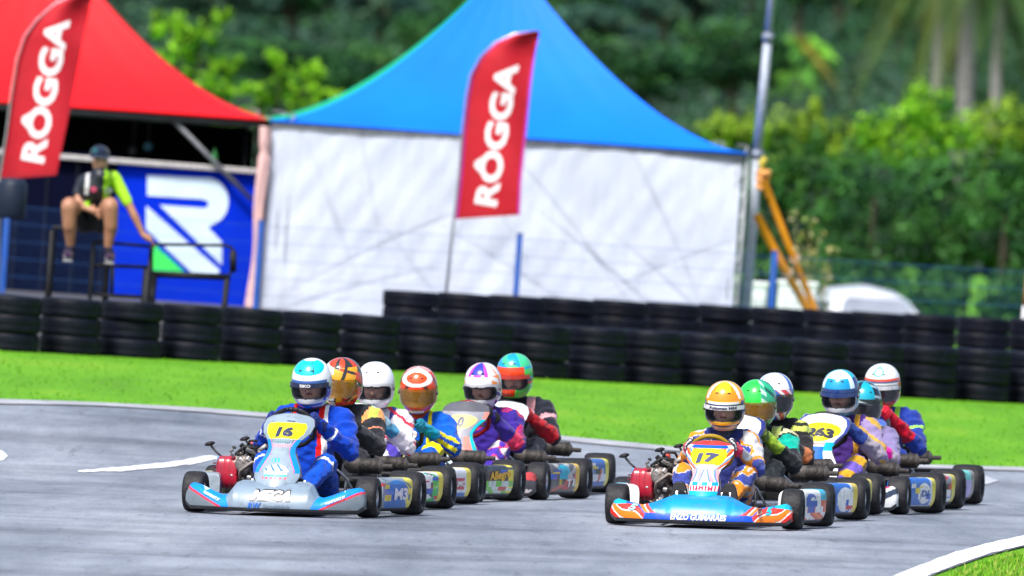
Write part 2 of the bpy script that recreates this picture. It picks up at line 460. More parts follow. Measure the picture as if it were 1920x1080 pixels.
# ================================================================== mesh fence
def fence():
    YF = 183.5
    t = empty("mesh_fence", at(15, 560, YF), "thin blue wire mesh fence on blue posts behind the tyre barriers", "fence")
    pb = (.01, .09, .42)
    posts = [(-465, 343), (15, 378), (490, 415), (975, 440), (1453, 473), (1935, 503)]
    for (px, py) in posts:
        top = at(px, py, YF)
        mb = MB(); mb.box((0, 0, 0), (.068, .068, top.z + .9), pb, bev=.008); mb.box((0, 0, (top.z + .9) / 2 + .01), (.078, .078, .02), (.01, .05, .25), bev=.004)
        o = mb.build("post", M_PAINT, t); o.location = Vector((top.x, YF, (top.z - .9) / 2)) - t.location
    for (a, b) in zip(posts[:-1], posts[1:]):
        p, q = at(a[0], a[1] + 6, YF), at(b[0], b[1] + 6, YF)
        mb = MB(); n = int((q.x - p.x) / .055)
        for i in range(1, n):
            f = i / n; X = p.x + (q.x - p.x) * f; Z = p.z + (q.z - p.z) * f
            mb.box((X, YF, (Z - .4) / 2), (.003, .003, Z + .4), (.03, .10, .30))
        for k in range(8):
            dz = k * .2; mb.box(((p.x + q.x) / 2, YF + .005, (p.z + q.z) / 2 - dz - .01), (q.x - p.x - .07, .004, .0045), (.03, .10, .30), rot=(0, -math.atan2(q.z - p.z, q.x - p.x), 0))
        o = mb.build("wire_panel", M_PLAS, t); o.location = -t.location
fence()

# ================================================================== marquee tents
def tent(cx, Yf, W, eave, name, label, fcol, lcol, wall, yaw):
    t = empty(name, (cx, Yf + W, gz(cx, Yf)), label, "tent", rot=(0, 0, yaw))
    E = eave - t.location.z
    def h(r): return W * .76 * r ** 1.66
    def panel(ang, col):
        mb = MB(); Rm = Matrix.Rotation(ang, 3, 'Z')
        def fn(u, v):
            r = v * .97; d = W * (1 - r); x = (u * 2 - 1) * d
            s = (u * 2 - 1)
            sag = (1 - s * s) * .10 * W * math.sin(math.pi * min(1, r * 1.0)) * .35
            fold = .003 * math.sin(s * 23 + 3 * r) * (1 - r) * r * 4
            zz = E + h(r) - sag + fold - .03 * (1 - s * s) * (1 - r) ** 6
            return Rm @ Vector((x, -d + sag * .3, zz))
        mb.grid(fn, 40, 36, col)
        # hem tape
        mb.tube([Rm @ Vector((x, -W - .008, E - .012)) for x in (-W, 0, W)], .016, tuple(c * .8 for c in col), 6)
        return mb.build("roof_panel", M_TENT, t)
    o = panel(0, fcol); 
    o["label"] = "roof panel facing the track"
    panel(R(90), fcol); panel(R(180), fcol); p = panel(R(-90), lcol)
    fr = MB(); g = (.35, .37, .40)
    for sx in (-1, 1):
        for sy in (-1, 1):
            X, Y0 = sx * (W - (.03 if (wall and sx > 0) else .22)), sy * (W - .12)
            if not wall and sx > 0 and sy < 0: continue
            fr2 = MB()
            for (ax, ay) in ((-.06, -.06), (.06, -.06), (.06, .06), (-.06, .06)):
                fr2.tube([(X + ax, Y0 + ay, -.9), (X + ax, Y0 + ay, E - .04)], .02, g)
            for k in range(9):
                z0 = .05 + k * .25
                fr2.tube([(X - .06, Y0 - .06, z0), (X + .06, Y0 - .06, z0 + .22)], .010, g); fr2.tube([(X + .06, Y0 - .06, z0), (X + .06, Y0 + .06, z0 + .22)], .010, g)
                fr2.box((X, Y0, z0 + .235), (.13, .13, .02), (.2, .2, .22))
            fr2.build("leg", M_DULL, t)
    for (a, b) in (((-W, -W), (W, -W)), ((W, -W), (W, W)), ((W, W), (-W, W)), ((-W, W), (-W, -W))):
        k = .985
        fr.tube([(a[0] * k, a[1] * k, E - .07), (b[0] * k, b[1] * k, E - .07)], .035, (.05, .055, .06) if not wall else g)
    for s in (-1, 1):
        fr.tube([(s * W * .97, -W * .97, E - .95), (s * W * .62, -W * .97, E - .09)], .028, (.16, .17, .19))
    fr.tube([(0, 0, E - .2), (0, 0, E + h(.97) + .25)], .04, g)
    fr.build("eave_frame", M_DULL, t)
    if wall:
        for (ang, nm, c) in ((0, "side_curtain", (.58, .635, .75)), (R(-90), "side_curtain", (.52, .33, .33)), (R(180), "side_curtain", (.62, .65, .70)), (R(90), "side_curtain", (.7, .73, .78))):  # left curtain's pink: red bounce from the next marquee put into its colour
            mb = MB(); Rm = Matrix.Rotation(ang, 3, 'Z')
            def fn(u, v, Rm=Rm, ang=ang):
                x = (u * 2 - 1) * (W - .02) * (.998 - .0 * v); z = -.92 + (E + .9) * v
                X = u * 2 * W; q = 0
                if ang == 0:
                    for (x0, z0, ang2, amp, wd) in FOLDS:
                        # fold line through (x0,z0) with direction ang2, fades along its length
                        dx, dz = X - x0, z - z0; cs, sn = math.cos(ang2), math.sin(ang2)
                        along = dx * cs + dz * sn; perp = -dx * sn + dz * cs + .035 * along * along
                        q += amp * .12 * math.exp(-(perp / (wd * .42)) ** 2) * math.exp(-(along / 1.3) ** 4)
                    q += .03 * mnoise.noise(Vector((X * .9 + z * .8, z * .7, 2))) + .012 * mnoise.noise(Vector((X * 4.2 - z * 2.6, z * 1.4, 7)))
                    q += .004 * mnoise.noise(Vector((X * 12, z * 3., 9)))
                return Rm @ Vector((x, -W + .035 + q, z))
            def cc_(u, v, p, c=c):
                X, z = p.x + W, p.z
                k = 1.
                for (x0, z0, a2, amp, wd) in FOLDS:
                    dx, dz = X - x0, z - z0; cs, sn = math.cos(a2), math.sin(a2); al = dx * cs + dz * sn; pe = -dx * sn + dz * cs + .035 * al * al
                    k -= amp * 4.5 * math.exp(-(pe / .035) ** 2) * math.exp(-(al / 1.1) ** 4) * (.6 + .8 * mnoise.noise(Vector((X * 3, z * 3, amp * 99))))  # crease shading painted into the curtain colour along each fold
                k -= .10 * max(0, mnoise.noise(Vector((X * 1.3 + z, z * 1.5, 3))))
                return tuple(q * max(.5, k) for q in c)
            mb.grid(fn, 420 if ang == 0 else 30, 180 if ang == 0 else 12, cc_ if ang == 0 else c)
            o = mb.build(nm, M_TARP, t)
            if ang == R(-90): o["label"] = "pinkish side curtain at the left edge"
    return t
M_TENT = mat("tent_fabric", .6, var=.07, vscale=1.1, bump=.25, bscale=2.2, spec=.25)
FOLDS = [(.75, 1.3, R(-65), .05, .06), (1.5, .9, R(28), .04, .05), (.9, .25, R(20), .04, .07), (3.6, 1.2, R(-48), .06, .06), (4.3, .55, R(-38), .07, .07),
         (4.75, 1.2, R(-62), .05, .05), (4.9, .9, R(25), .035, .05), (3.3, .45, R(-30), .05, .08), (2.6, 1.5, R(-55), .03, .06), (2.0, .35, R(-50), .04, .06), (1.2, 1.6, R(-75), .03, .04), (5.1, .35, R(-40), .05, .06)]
YT = 186.0
lc, rc = at(507, 222, YT), at(1398, 288, YT)
WT = (rc.x - lc.x) / 2
EAVE = (lc.z + rc.z) / 2
tent((lc.x + rc.x) / 2 - .11, YT, WT, EAVE, "marquee_tent", "blue marquee with green left roof side and white curtain wall, behind the barrier", (.0, .16, .86), (.0, .34, .17), True, R(2.3))
tent(lc.x - .07 - WT, YT, WT, EAVE, "marquee_tent", "open fronted red marquee at the left with dark inside", (.84, .006, .012), (.8, .01, .012), False, 0)
RX = lc.x - .07 - WT      # red tent centre
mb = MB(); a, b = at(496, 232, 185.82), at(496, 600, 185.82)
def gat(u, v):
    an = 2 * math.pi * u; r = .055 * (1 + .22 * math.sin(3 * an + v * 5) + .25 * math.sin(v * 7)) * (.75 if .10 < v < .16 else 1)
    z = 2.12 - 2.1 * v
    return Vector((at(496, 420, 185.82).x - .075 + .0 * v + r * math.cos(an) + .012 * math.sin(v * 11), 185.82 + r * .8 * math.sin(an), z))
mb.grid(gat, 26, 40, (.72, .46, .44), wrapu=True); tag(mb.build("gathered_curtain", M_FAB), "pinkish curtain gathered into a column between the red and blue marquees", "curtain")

# dark inner drapes of the red tent: booth back and sides
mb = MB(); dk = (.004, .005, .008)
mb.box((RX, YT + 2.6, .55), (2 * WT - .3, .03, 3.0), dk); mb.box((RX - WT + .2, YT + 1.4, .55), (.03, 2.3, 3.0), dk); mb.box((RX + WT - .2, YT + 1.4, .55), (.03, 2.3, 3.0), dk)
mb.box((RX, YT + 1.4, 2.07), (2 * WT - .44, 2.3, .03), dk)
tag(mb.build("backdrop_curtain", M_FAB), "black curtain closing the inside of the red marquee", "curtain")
# booth front: navy part, blue part with the logo, pale rail on top
def wall_board(px0, px1, py0, col, name, label, Y=186.25):
    a = at(px0, py0 + (px0 - 300) * .07, Y); b = at(px1, py0 + (px1 - 300) * .07, Y)
    mb = MB(); zt = (a.z + b.z) / 2
    mb.box(((a.x + b.x) / 2, Y, zt / 2 - .2), (b.x - a.x, .05, zt + .4), col, bev=.008)
    return mb, zt
YB = 186.25
t = empty("booth_wall", (at(350, 560, YB).x, YB, 0), "royal blue booth wall printed with a big pale R logo, left of the white curtain", "booth wall")
loc = t.location.copy()
mb, zt = wall_board(222, 486, 313, (.0, .022, .52), "", "")
for v in (0,): pass
pb = [(p[0] - loc.x, p[1] - loc.y, p[2]) for p in mb.v]; mb.v = pb; mb.build("panel", M_FAB, t)
def flat_poly(pts, Y, th, col, name, parent, m=M_FAB):
    P = [at(x, y, Y) - parent.location for x, y in pts]
    n = len(P); mb = MB()
    mb.add([p for p in P] + [p + Vector((0, th, 0)) for p in P], [tuple(range(n - 1, -1, -1)), tuple(range(n, 2 * n))] + [(i, (i + 1) % n, (i + 1) % n + n, i + n) for i in range(n)], col, smooth=False)
    # orientation is not critical: closed solid
    return mb.build(name, m, parent)
def LP(x, y): return (250 + x * 260 / 1003, 300 + y * 280 / 1080)
def arc(cx, cy, rx, ry, a0, a1, n=10): return [(cx + rx * math.cos(R(a0 + (a1 - a0) * i / n)), cy + ry * math.sin(R(a0 + (a1 - a0) * i / n))) for i in range(n + 1)]
pale = (.60, .74, .86)
top = [(100, 110)] + [(520, 130)] + arc(530, 300, 158, 172, -88, 55, 14) + [(540, 488), (640, 590), (640, 760), (190, 325), (505, 348)] + arc(508, 318, 36, 30, 88, -88, 8)[0:] + [(500, 283), (100, 258)]
flat_poly([LP(*p) for p in top], YB - .034, .006, pale, "logo_letter", t)
leg2 = [(92, 330), (628, 805), (600, 838), (430, 825), (205, 610), (90, 500)]
flat_poly([LP(*p) for p in [(92, 330), (628, 800), (598, 836), (432, 824), (92, 500)]], YB - .036, .006, pale, "logo_letter", t)
flat_poly([LP(*p) for p in [(152, 610), (372, 812), (118, 800)]], YB - .036, .006, (.06, .72, .11), "logo_letter", t)
t2 = empty("booth_wall", (at(110, 560, YB).x, YB, 0), "dark navy booth wall behind the sitting spectator", "booth wall")
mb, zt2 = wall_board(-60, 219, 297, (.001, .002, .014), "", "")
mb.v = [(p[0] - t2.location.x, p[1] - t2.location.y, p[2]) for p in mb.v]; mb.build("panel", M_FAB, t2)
mb = MB()
for k in range(4):
    xx = at(30 + k * 55, 400, YB).x - t2.location.x; mb.box((xx, -.035, zt2 / 2), (.03, .02, zt2 - .02), (.002, .003, .012))
mb.build("batten", M_PLAS, t2)
# pale top rail in two lengths
a, b = at(-40, 282, YB - .05), at(489, 322, YB - .05)
mb = MB(); d = b - a; L = d.length
mb.box((0, 0, 0), (L, .16, .058), (.52, .50, .50), rot=(0, -math.atan2(d.z, d.x), 0), bev=.01)
o = mb.build("counter_rail", M_DULL); o.location = (a + b) / 2; tag(o, "long pale grey rail along the top of the booth walls", "rail")
# far lamps / people glimpses inside the booth
for (px, py, r, c, lb) in ((278, 275, .055, (.10, .26, .42), "small round blue fitting hanging in the dark marquee"), (249, 283, .05, (.10, .09, .12), "small dull grey round fitting hanging left of the blue one")):
    mb = MB(); p = at(px, py, 187.2); mb.lathe([(0, 0), (r * .5, .0), (r, .03), (r, .06), (r * .6, .10), (0, .11)], c, 16, Matrix.Rotation(R(90), 4, 'X')); mb.ell((0, -.01, 0), (r * .3, .02, r * .3), (.5, .6, .7), 8, 6)
    mb.tube([(0, -.05, r), (0, -.05, r + .5)], .006, (.1, .1, .1), 5)
    o = mb.build("round_fitting", M_PAINT); o.location = p; tag(o, lb, "fitting")
mb = MB(); p = at(404, 297, 187.0); mb.lathe([(0, 0), (.032, 0), (.035, .02), (.035, .13), (.014, .17), (.014, .2), (0, .2)], (.02, .2, .04), 14); o = mb.build("bottle", M_PAINT); o.location = p - Vector((0, .75, .07)); o.location.z = at(404, 310, 186.2).z; tag(o, "small green bottle standing on the pale rail", "bottle")

# ================================================================== feather flags
def feather(pts_left, pts_right, Y, polebase, label, textspan, lean, hem):
    """outline given by matching left/right points from bottom to top"""
    L = [at(x, y, Y) for x, y in pts_left]; Rr = [at(x, y, Y) for x, y in pts_right]
    base = at(polebase[0], polebase[1], Y); base.z = gz(base.x, Y)
    t = empty("feather_flag", base, label, "flag", "red feather flags by the tents")
    def lerp(tab, s):
        k = s * (len(tab) - 1); i = min(int(k), len(tab) - 2); f = k - i; return tab[i].lerp(tab[i + 1], f)
    mb = MB()
    def fn(u, v, dy=0.):
        p = lerp(L, v).lerp(lerp(Rr, v), u); p = p - base
        p.y += .045 * math.sin(u * 5.0 + v * 4.5) + .02 * math.sin(v * 17 + u * 3) * u + dy
        return p
    red = (.46, .0, .012)
    mb.grid(lambda u, v: fn(u, v), 24, 60, lambda u, v, p: hem if (u < .035 or u > .965 or v > .985) and hem else (red if v > .02 else (.4, 0, .01)))
    mb.grid(lambda u, v: fn(u, v, .006), 24, 60, red)
    bv = bvh_of(mb)
    # lettering reads upwards
    (x0, y0), (x1, y1) = textspan
    a = at(x0, y0, Y) - base; b = at(x1, y1, Y) - base; ex = (b - a).normalized(); ey = Vector((0, -1, 0)).cross(ex)
    ey = -ey if ey.x > 0 else ey
    n = ex.cross(ey)
    if n.y > 0: ey = -ey
    decal(mb, "RÔGGA", (a + b) / 2 + Vector((0, -.0, 0)), ex, ey, .34, (.86, .84, .86), bv, bold=.035, wid=(b - a).length, off=.004, spacing=1.0)
    f = mb.build("banner", M_FLAG, t)
    mb = MB(); pts = [Vector((0, 0, 0)), (L[0] - base) + Vector((-.012, 0, 0))] + [p - base + Vector((-.012, 0, 0)) for p in L[1:]]
    mb.tube(pts, [.016] * 2 + [.011] * (len(pts) - 2), (.55, .56, .60), 8); mb.build("pole", M_MET, t)
    mb = MB(); mb.tube([(-.35, -.3, .02), (.35, .3, .02)], .015, (.1, .1, .1)); mb.tube([(-.35, .3, .045), (.35, -.3, .045)], .015, (.1, .1, .1)); mb.build("base", M_DULL, t)
M_FLAG = mat("flag_cloth", .7, var=.08, vscale=5, bump=.2, bscale=14)
feather([(853, 411), (862, 330), (868, 250), (876, 180), (884, 140), (903, 106), (930, 80), (965, 64), (1008, 58)],
        [(975, 403), (978, 340), (984, 280), (991, 210), (996, 160), (1001, 120), (1005, 95), (1009, 75), (1012, 58)],
        181.5, (833, 570), "red feather flag standing in front of the white curtain wall", ((905, 384), (947, 117)), 0, (.5, .03, .36))
feather([(0, 336), (14, 250), (24, 170), (34, 110), (48, 68), (72, 36), (104, 8), (136, -8), (172, -14)],
        [(106, 328), (122, 250), (136, 180), (147, 120), (155, 80), (161, 50), (166, 25), (170, 5), (174, -14)],
        175.0, (-2, 560), "red feather flag in front of the red marquee at the left edge", ((55, 302), (105, 33)), 0, None)

# ================================================================== mast, straps, truss mast
a, b = at(1401, 560, 187.6), at(1448, -6, 187.6)
t = empty("lattice_mast", (a.x, a.y, -.1), "tall pale grey steel mast leaning slightly beside the blue marquee", "mast")
mb = MB(); P0 = Vector((0, 0, 0)); top = b + (b - a) * .3 - t.location; bot = a - (b - a) * .5 - t.location
j1 = at(1420, 290, 187.6) - t.location; j2 = at(1440, 70, 187.6) - t.location
g = (.36, .40, .47)
mb.tube([bot, j1], [.066, .062], g, 14); mb.tube([j1, j2], [.056, .053], g, 14); mb.tube([j2, top], [.046, .042], g, 14)
mb.build("tube", M_DULL, t)
mb = MB(); d = (j2 - j1).normalized()
for j in (j1, j2): mb.tube([j - d * .05, j + d * .05], .071, (.22, .25, .32), 14)
mb.build("collar", M_DULL, t)
def strap(p0, p1, Yd, label, wd=.055):
    a, b = at(*p0, Yd), at(*p1, Yd + .5)
    mb = MB(); d = (b - a); n = Vector((0, 1, 0)); s = d.cross(n).normalized() * wd
    N = 24
    def fn(u, v):
        p = d * u + s * (v - .5) * 1.6; p.y += .03 * math.sin(u * 9); p.z -= .02 * math.sin(u * math.pi); return p + n * .012 * math.cos(v * 6.28)
    mb.grid(fn, N, 6, lambda u, v, p: (.80, .32, .02) if abs(v - .5) < .36 else (.62, .22, .02))
    mb.grid(lambda u, v: Vector(fn(u, v)) + Vector((0, .008, 0)), N, 6, (.7, .28, .02))
    mb.box(d * .58, (.10, .05, .12), (.55, .38, .25), rot=(0, R(28), 0), bev=.01)
    o = mb.build("ratchet_strap", M_FAB); o.location = a
    tag(o, label, "strap", "orange straps tying the marquee down")
strap((1432, 338), (1532, 590), 187.2, "orange tie-down strap running from the knot down to the right, upper of two", .05)
strap((1418, 402), (1520, 590), 187.2, "orange tie-down strap starting lower at the mast, left of two", .06)
mb = MB(); pts = [Vector((.06 * math.cos(k * .9) * (1 + .2 * math.sin(k)), .05 * math.sin(k * .9), .10 * math.sin(k * .37))) for k in range(30)]
mb.tube(pts, .03, (.75, .36, .12), 8); mb.tube([(0, 0, .1), (-.03, 0, .2), (.02, 0, .26)], .04, (.55, .45, .08), 8); mb.tube([(.02, -.05, -.02), (.08, -.05, -.16), (.06, -.05, -.2)], .03, (.6, .25, .05), 8)
o = mb.build("rope_knot", M_FAB); o.location = at(1430, 338, 187.35); tag(o, "bunched orange and yellow rope knot tied round the mast", "rope")
# thin marker pole at right edge
mb = MB(); p = at(1918, 590, 181.5)
mb.tube([(0, 0, -.5), (.01, 0, .1)], .02, (.7, .7, .72)); mb.tube([(.01, 0, .1), (.03, 0, .5)], .02, (.5, .22, .08)); mb.tube([(.03, 0, .5), (.035, 0, .54)], .027, (.3, .3, .3))
o = mb.build("marker_pole", M_PLAS); o.location = p; tag(o, "thin white and orange marker pole at the right edge", "pole")

# ================================================================== parked car and tank behind the barrier
M_CARWIN = mat('car_rear_glass', .25, var=.2, vscale=2)
def tab0(T, v, k):
    q = v * (len(T) - 1); i = min(int(q), len(T) - 2); f = q - i; return T[i][k] * (1 - f) + T[i + 1][k] * f
def car():
    Yc = 255.; p = at(1606, 560, Yc); gzc = gz(p.x, Yc) - .03
    t = empty("parked_car", (p.x, Yc, gzc), "white hatchback parked beyond the barrier, its roof showing", "car", rot=(0, 0, R(-80)))
    prof = [(-1.95, .35), (-2.0, .55), (-1.95, .82), (-1.2, .96), (-.55, 1.38), (-.1, 1.46), (.6, 1.47), (1.2, 1.40), (1.55, 1.25), (1.86, .92), (1.95, .6), (1.9, .35)]
    mb = MB(); wht = (.78, .80, .82)
    n = len(prof)
    def ring(y, k, inset=0.):
        return [(x * (1 - .02 * inset), y, .35 + (z - .35) * (1 - .03 * inset)) for x, z in prof]
    secs = []
    for y, ins in ((-.86, 2.2), (-.80, .5), (-.6, 0), (0, -.4), (.6, 0), (.80, .5), (.86, 2.2)):
        secs.append([(x * (1 - .012 * ins), y * (1 - .26 * sstep(.9, 1.45, z)), .35 + (z - .35) * (1 - .02 * ins) - (.13 * (y / .86) ** 2 if z > 1.2 else 0)) for x, z in prof])
    vs = [q for s_ in secs for q in s_]; fs = []
    for i in range(len(secs) - 1):
        for j in range(n):
            fs.append((i * n + j, i * n + (j + 1) % n, (i + 1) * n + (j + 1) % n, (i + 1) * n + j))
    fs.append(tuple(range(n - 1, -1, -1))); fs.append(tuple((len(secs) - 1) * n + j for j in range(n)))
    mb.add(vs, fs, wht); mb.build("body", M_HELM, t)
    for s in (-1, 1):
        mb = MB(); yw = lambda z: s * (.872 * (1 - .26 * sstep(.9, 1.45, z)) - .0)
        for (x0, x1, x2, x3) in ((-.98, -.42, .02, .02), (.08, .08, .62, .72), (.78, .68, 1.12, 1.42)):
            P = [(x0, yw(.98), .98), (x3, yw(.98), .98), (x2, yw(1.25), 1.20), (x1, yw(1.25), 1.20)]
            mb.add(P + [(a, b - s * .02, c) for a, b, c in P], [(0, 1, 2, 3), (7, 6, 5, 4), (0, 4, 5, 1), (1, 5, 6, 2), (2, 6, 7, 3), (3, 7, 4, 0)], (.05, .06, .08), smooth=False)
        mb.build("side_window", M_WINDOW, t)
        for x in (-1.25, 1.25):
            mb = MB(); mb.lathe([(.0, -.1), (.2, -.1), (.3, -.09), (.31, 0), (.3, .09), (.2, .1), (0, .1)], (.02, .02, .02), 24, Matrix.Translation((x, s * .78, .31)) @ Matrix.Rotation(R(90), 4, 'X')); mb.build("wheel", M_RUB, t)
    mb = MB(); W3 = [(1.50, .44, 1.275), (1.555, .48, 1.25), (1.64, .55, 1.18), (1.84, .62, .955)]
    mb.grid(lambda u, v: (tab0(W3, v, 0) + .014, (u * 2 - 1) * tab0(W3, v, 1), tab0(W3, v, 2) + .012), 8, 9, (.24, .26, .32)); mb.build("rear_window", M_CARWIN, t)
    mb = MB(); P = [(-.60, -.62, 1.37), (-.60, .62, 1.37), (-1.2, .72, .985), (-1.2, -.72, .985)]; P2 = [(x - .03, y, z + .02) for x, y, z in P]
    mb.add(P + P2, [(0, 1, 2, 3), (7, 6, 5, 4), (0, 4, 5, 1), (1, 5, 6, 2), (2, 6, 7, 3), (3, 7, 4, 0)], (.05, .06, .08), smooth=False); mb.build("windscreen", M_WINDOW, t)
car()
for (px, wpx, py, lb) in ((1424, 30, 529, "small white container beside the marquee leg"), (1496, 72, 528, "white boxy trailer beyond the blue post, left of the car")):
    Yc = 200. if wpx < 40 else 201.5
    p = at(px, py, Yc); wd = wpx * Yc / FPX
    mb = MB(); zz = p.z + 1.5; mb.box((0, 0, zz / 2 + .1), (wd, .7, zz - .2), (.70, .74, .80), bev=.04)
    mb.box((0, 0, zz - .02), (wd + .03, .73, .05), (.8, .82, .85), bev=.012)
    for k in range(3): mb.box((wd * (k - 1) * .3, -.356, zz / 2), (.012, .01, zz - .4), (.4, .42, .46))
    mb.box((0, 0, .06), (wd * .8, .6, .12), (.05, .05, .05))
    o = mb.build("storage_box", M_PAINT); o.location = (p.x, Yc, -1.5); tag(o, lb, "container")
# ================================================================== bodies: one continuous skin grown over tapered limbs
def capsule(mb, a, ra, b, rb, n=12):
    a, b = Vector(a), Vector(b); d = b - a; L = max(d.length, 1e-4); q = d.to_track_quat('Z', 'Y').to_matrix().to_4x4(); q.translation = a
    prof = [(0.0005, -ra)] + [(ra * math.cos(t), ra * math.sin(t)) for t in [R(-60), R(-30), 0]] + [(rb * math.cos(t), L + rb * math.sin(t)) for t in [0, R(30), R(60)]] + [(0.0005, L + rb)]
    mb.lathe(prof, (0, 0, 0), n, q, cap=True)
def grow(parts, voxel, colfn, name, parent, m, smooth=4, wrinkle=0.):
    """parts: ('c',a,ra,b,rb,zone) tapered limb or ('e',centre,radii,zone) -> one closed surface, coloured by zone"""
    mb = MB()
    for p in parts:
        if p[0] == 'c': capsule(mb, p[1], p[2], p[3], p[4])
        else: mb.ell(p[1], p[2], (0, 0, 0), 20, 14)
    me = bpy.data.meshes.new("tmp"); me.from_pydata(mb.v, [], mb.f)
    bm = bmesh.new(); bm.from_mesh(me); bmesh.ops.remove_doubles(bm, verts=bm.verts[:], dist=1e-5); bmesh.ops.recalc_face_normals(bm, faces=bm.faces[:]); bm.to_mesh(me); bm.free()
    ob = bpy.data.objects.new("tmp", me); COL.objects.link(ob)
    r = ob.modifiers.new("r", 'REMESH'); r.mode = 'VOXEL'; r.voxel_size = voxel
    s = ob.modifiers.new("s", 'SMOOTH'); s.factor = .5; s.iterations = smooth
    dg = bpy.context.evaluated_depsgraph_get(); e = bpy.data.meshes.new_from_object(ob.evaluated_get(dg))
    bpy.data.objects.remove(ob); bpy.data.meshes.remove(me)
    V = np.zeros(len(e.vertices) * 3); e.vertices.foreach_get("co", V); V = V.reshape(-1, 3)
    Nn = np.zeros(len(e.vertices) * 3); e.vertices.foreach_get("normal", Nn); Nn = Nn.reshape(-1, 3)
    F = [tuple(p.vertices) for p in e.polygons]; bpy.data.meshes.remove(e)
    C = np.array([V[list(f)].mean(0) for f in F])
    best = np.full(len(C), 1e9); zi = np.zeros(len(C), int); tt = np.zeros(len(C))
    for k, p in enumerate(parts):
        if p[0] == 'c':
            a, b = np.array(p[1]), np.array(p[3]); d = b - a; t = np.clip(((C - a) @ d) / max(d @ d, 1e-9), 0, 1)
            D = np.linalg.norm(C - (a + t[:, None] * d), axis=1) - (p[2] + (p[4] - p[2]) * t)
        else:
            q = (C - np.array(p[1])) / np.array(p[2]); rr = np.linalg.norm(q, axis=1); t = rr * 0; D = (rr - 1) * min(p[2])
        m_ = D < best; best[m_] = D[m_]; zi[m_] = k; tt[m_] = t[m_]
    if wrinkle:
        for i in range(len(V)):
            q = V[i]; w_ = .45 - 2.2 * abs(mnoise.noise(Vector((q[0] * 9 + q[2] * 7, q[1] * 7 + 5, q[2] * 15 - q[0] * 7)))) + .4 * mnoise.noise(Vector((q[0] * 11 + q[2] * 9, q[1] * 8, q[2] * 19 - q[0] * 8))) + .45 * mnoise.noise(Vector((q[0] * 38, q[1] * 26, q[2] * 44)))
            V[i] = q + Nn[i] * w_ * wrinkle
    out = MB(); out.v = [tuple(v) for v in V]; out.f = F
    out.c = [colfn(parts[zi[k]][-1], tt[k], C[k]) for k in range(len(F))]
    out.m = [0] * len(F); out.sm = [True] * len(F)
    return out.build(name, m, parent)

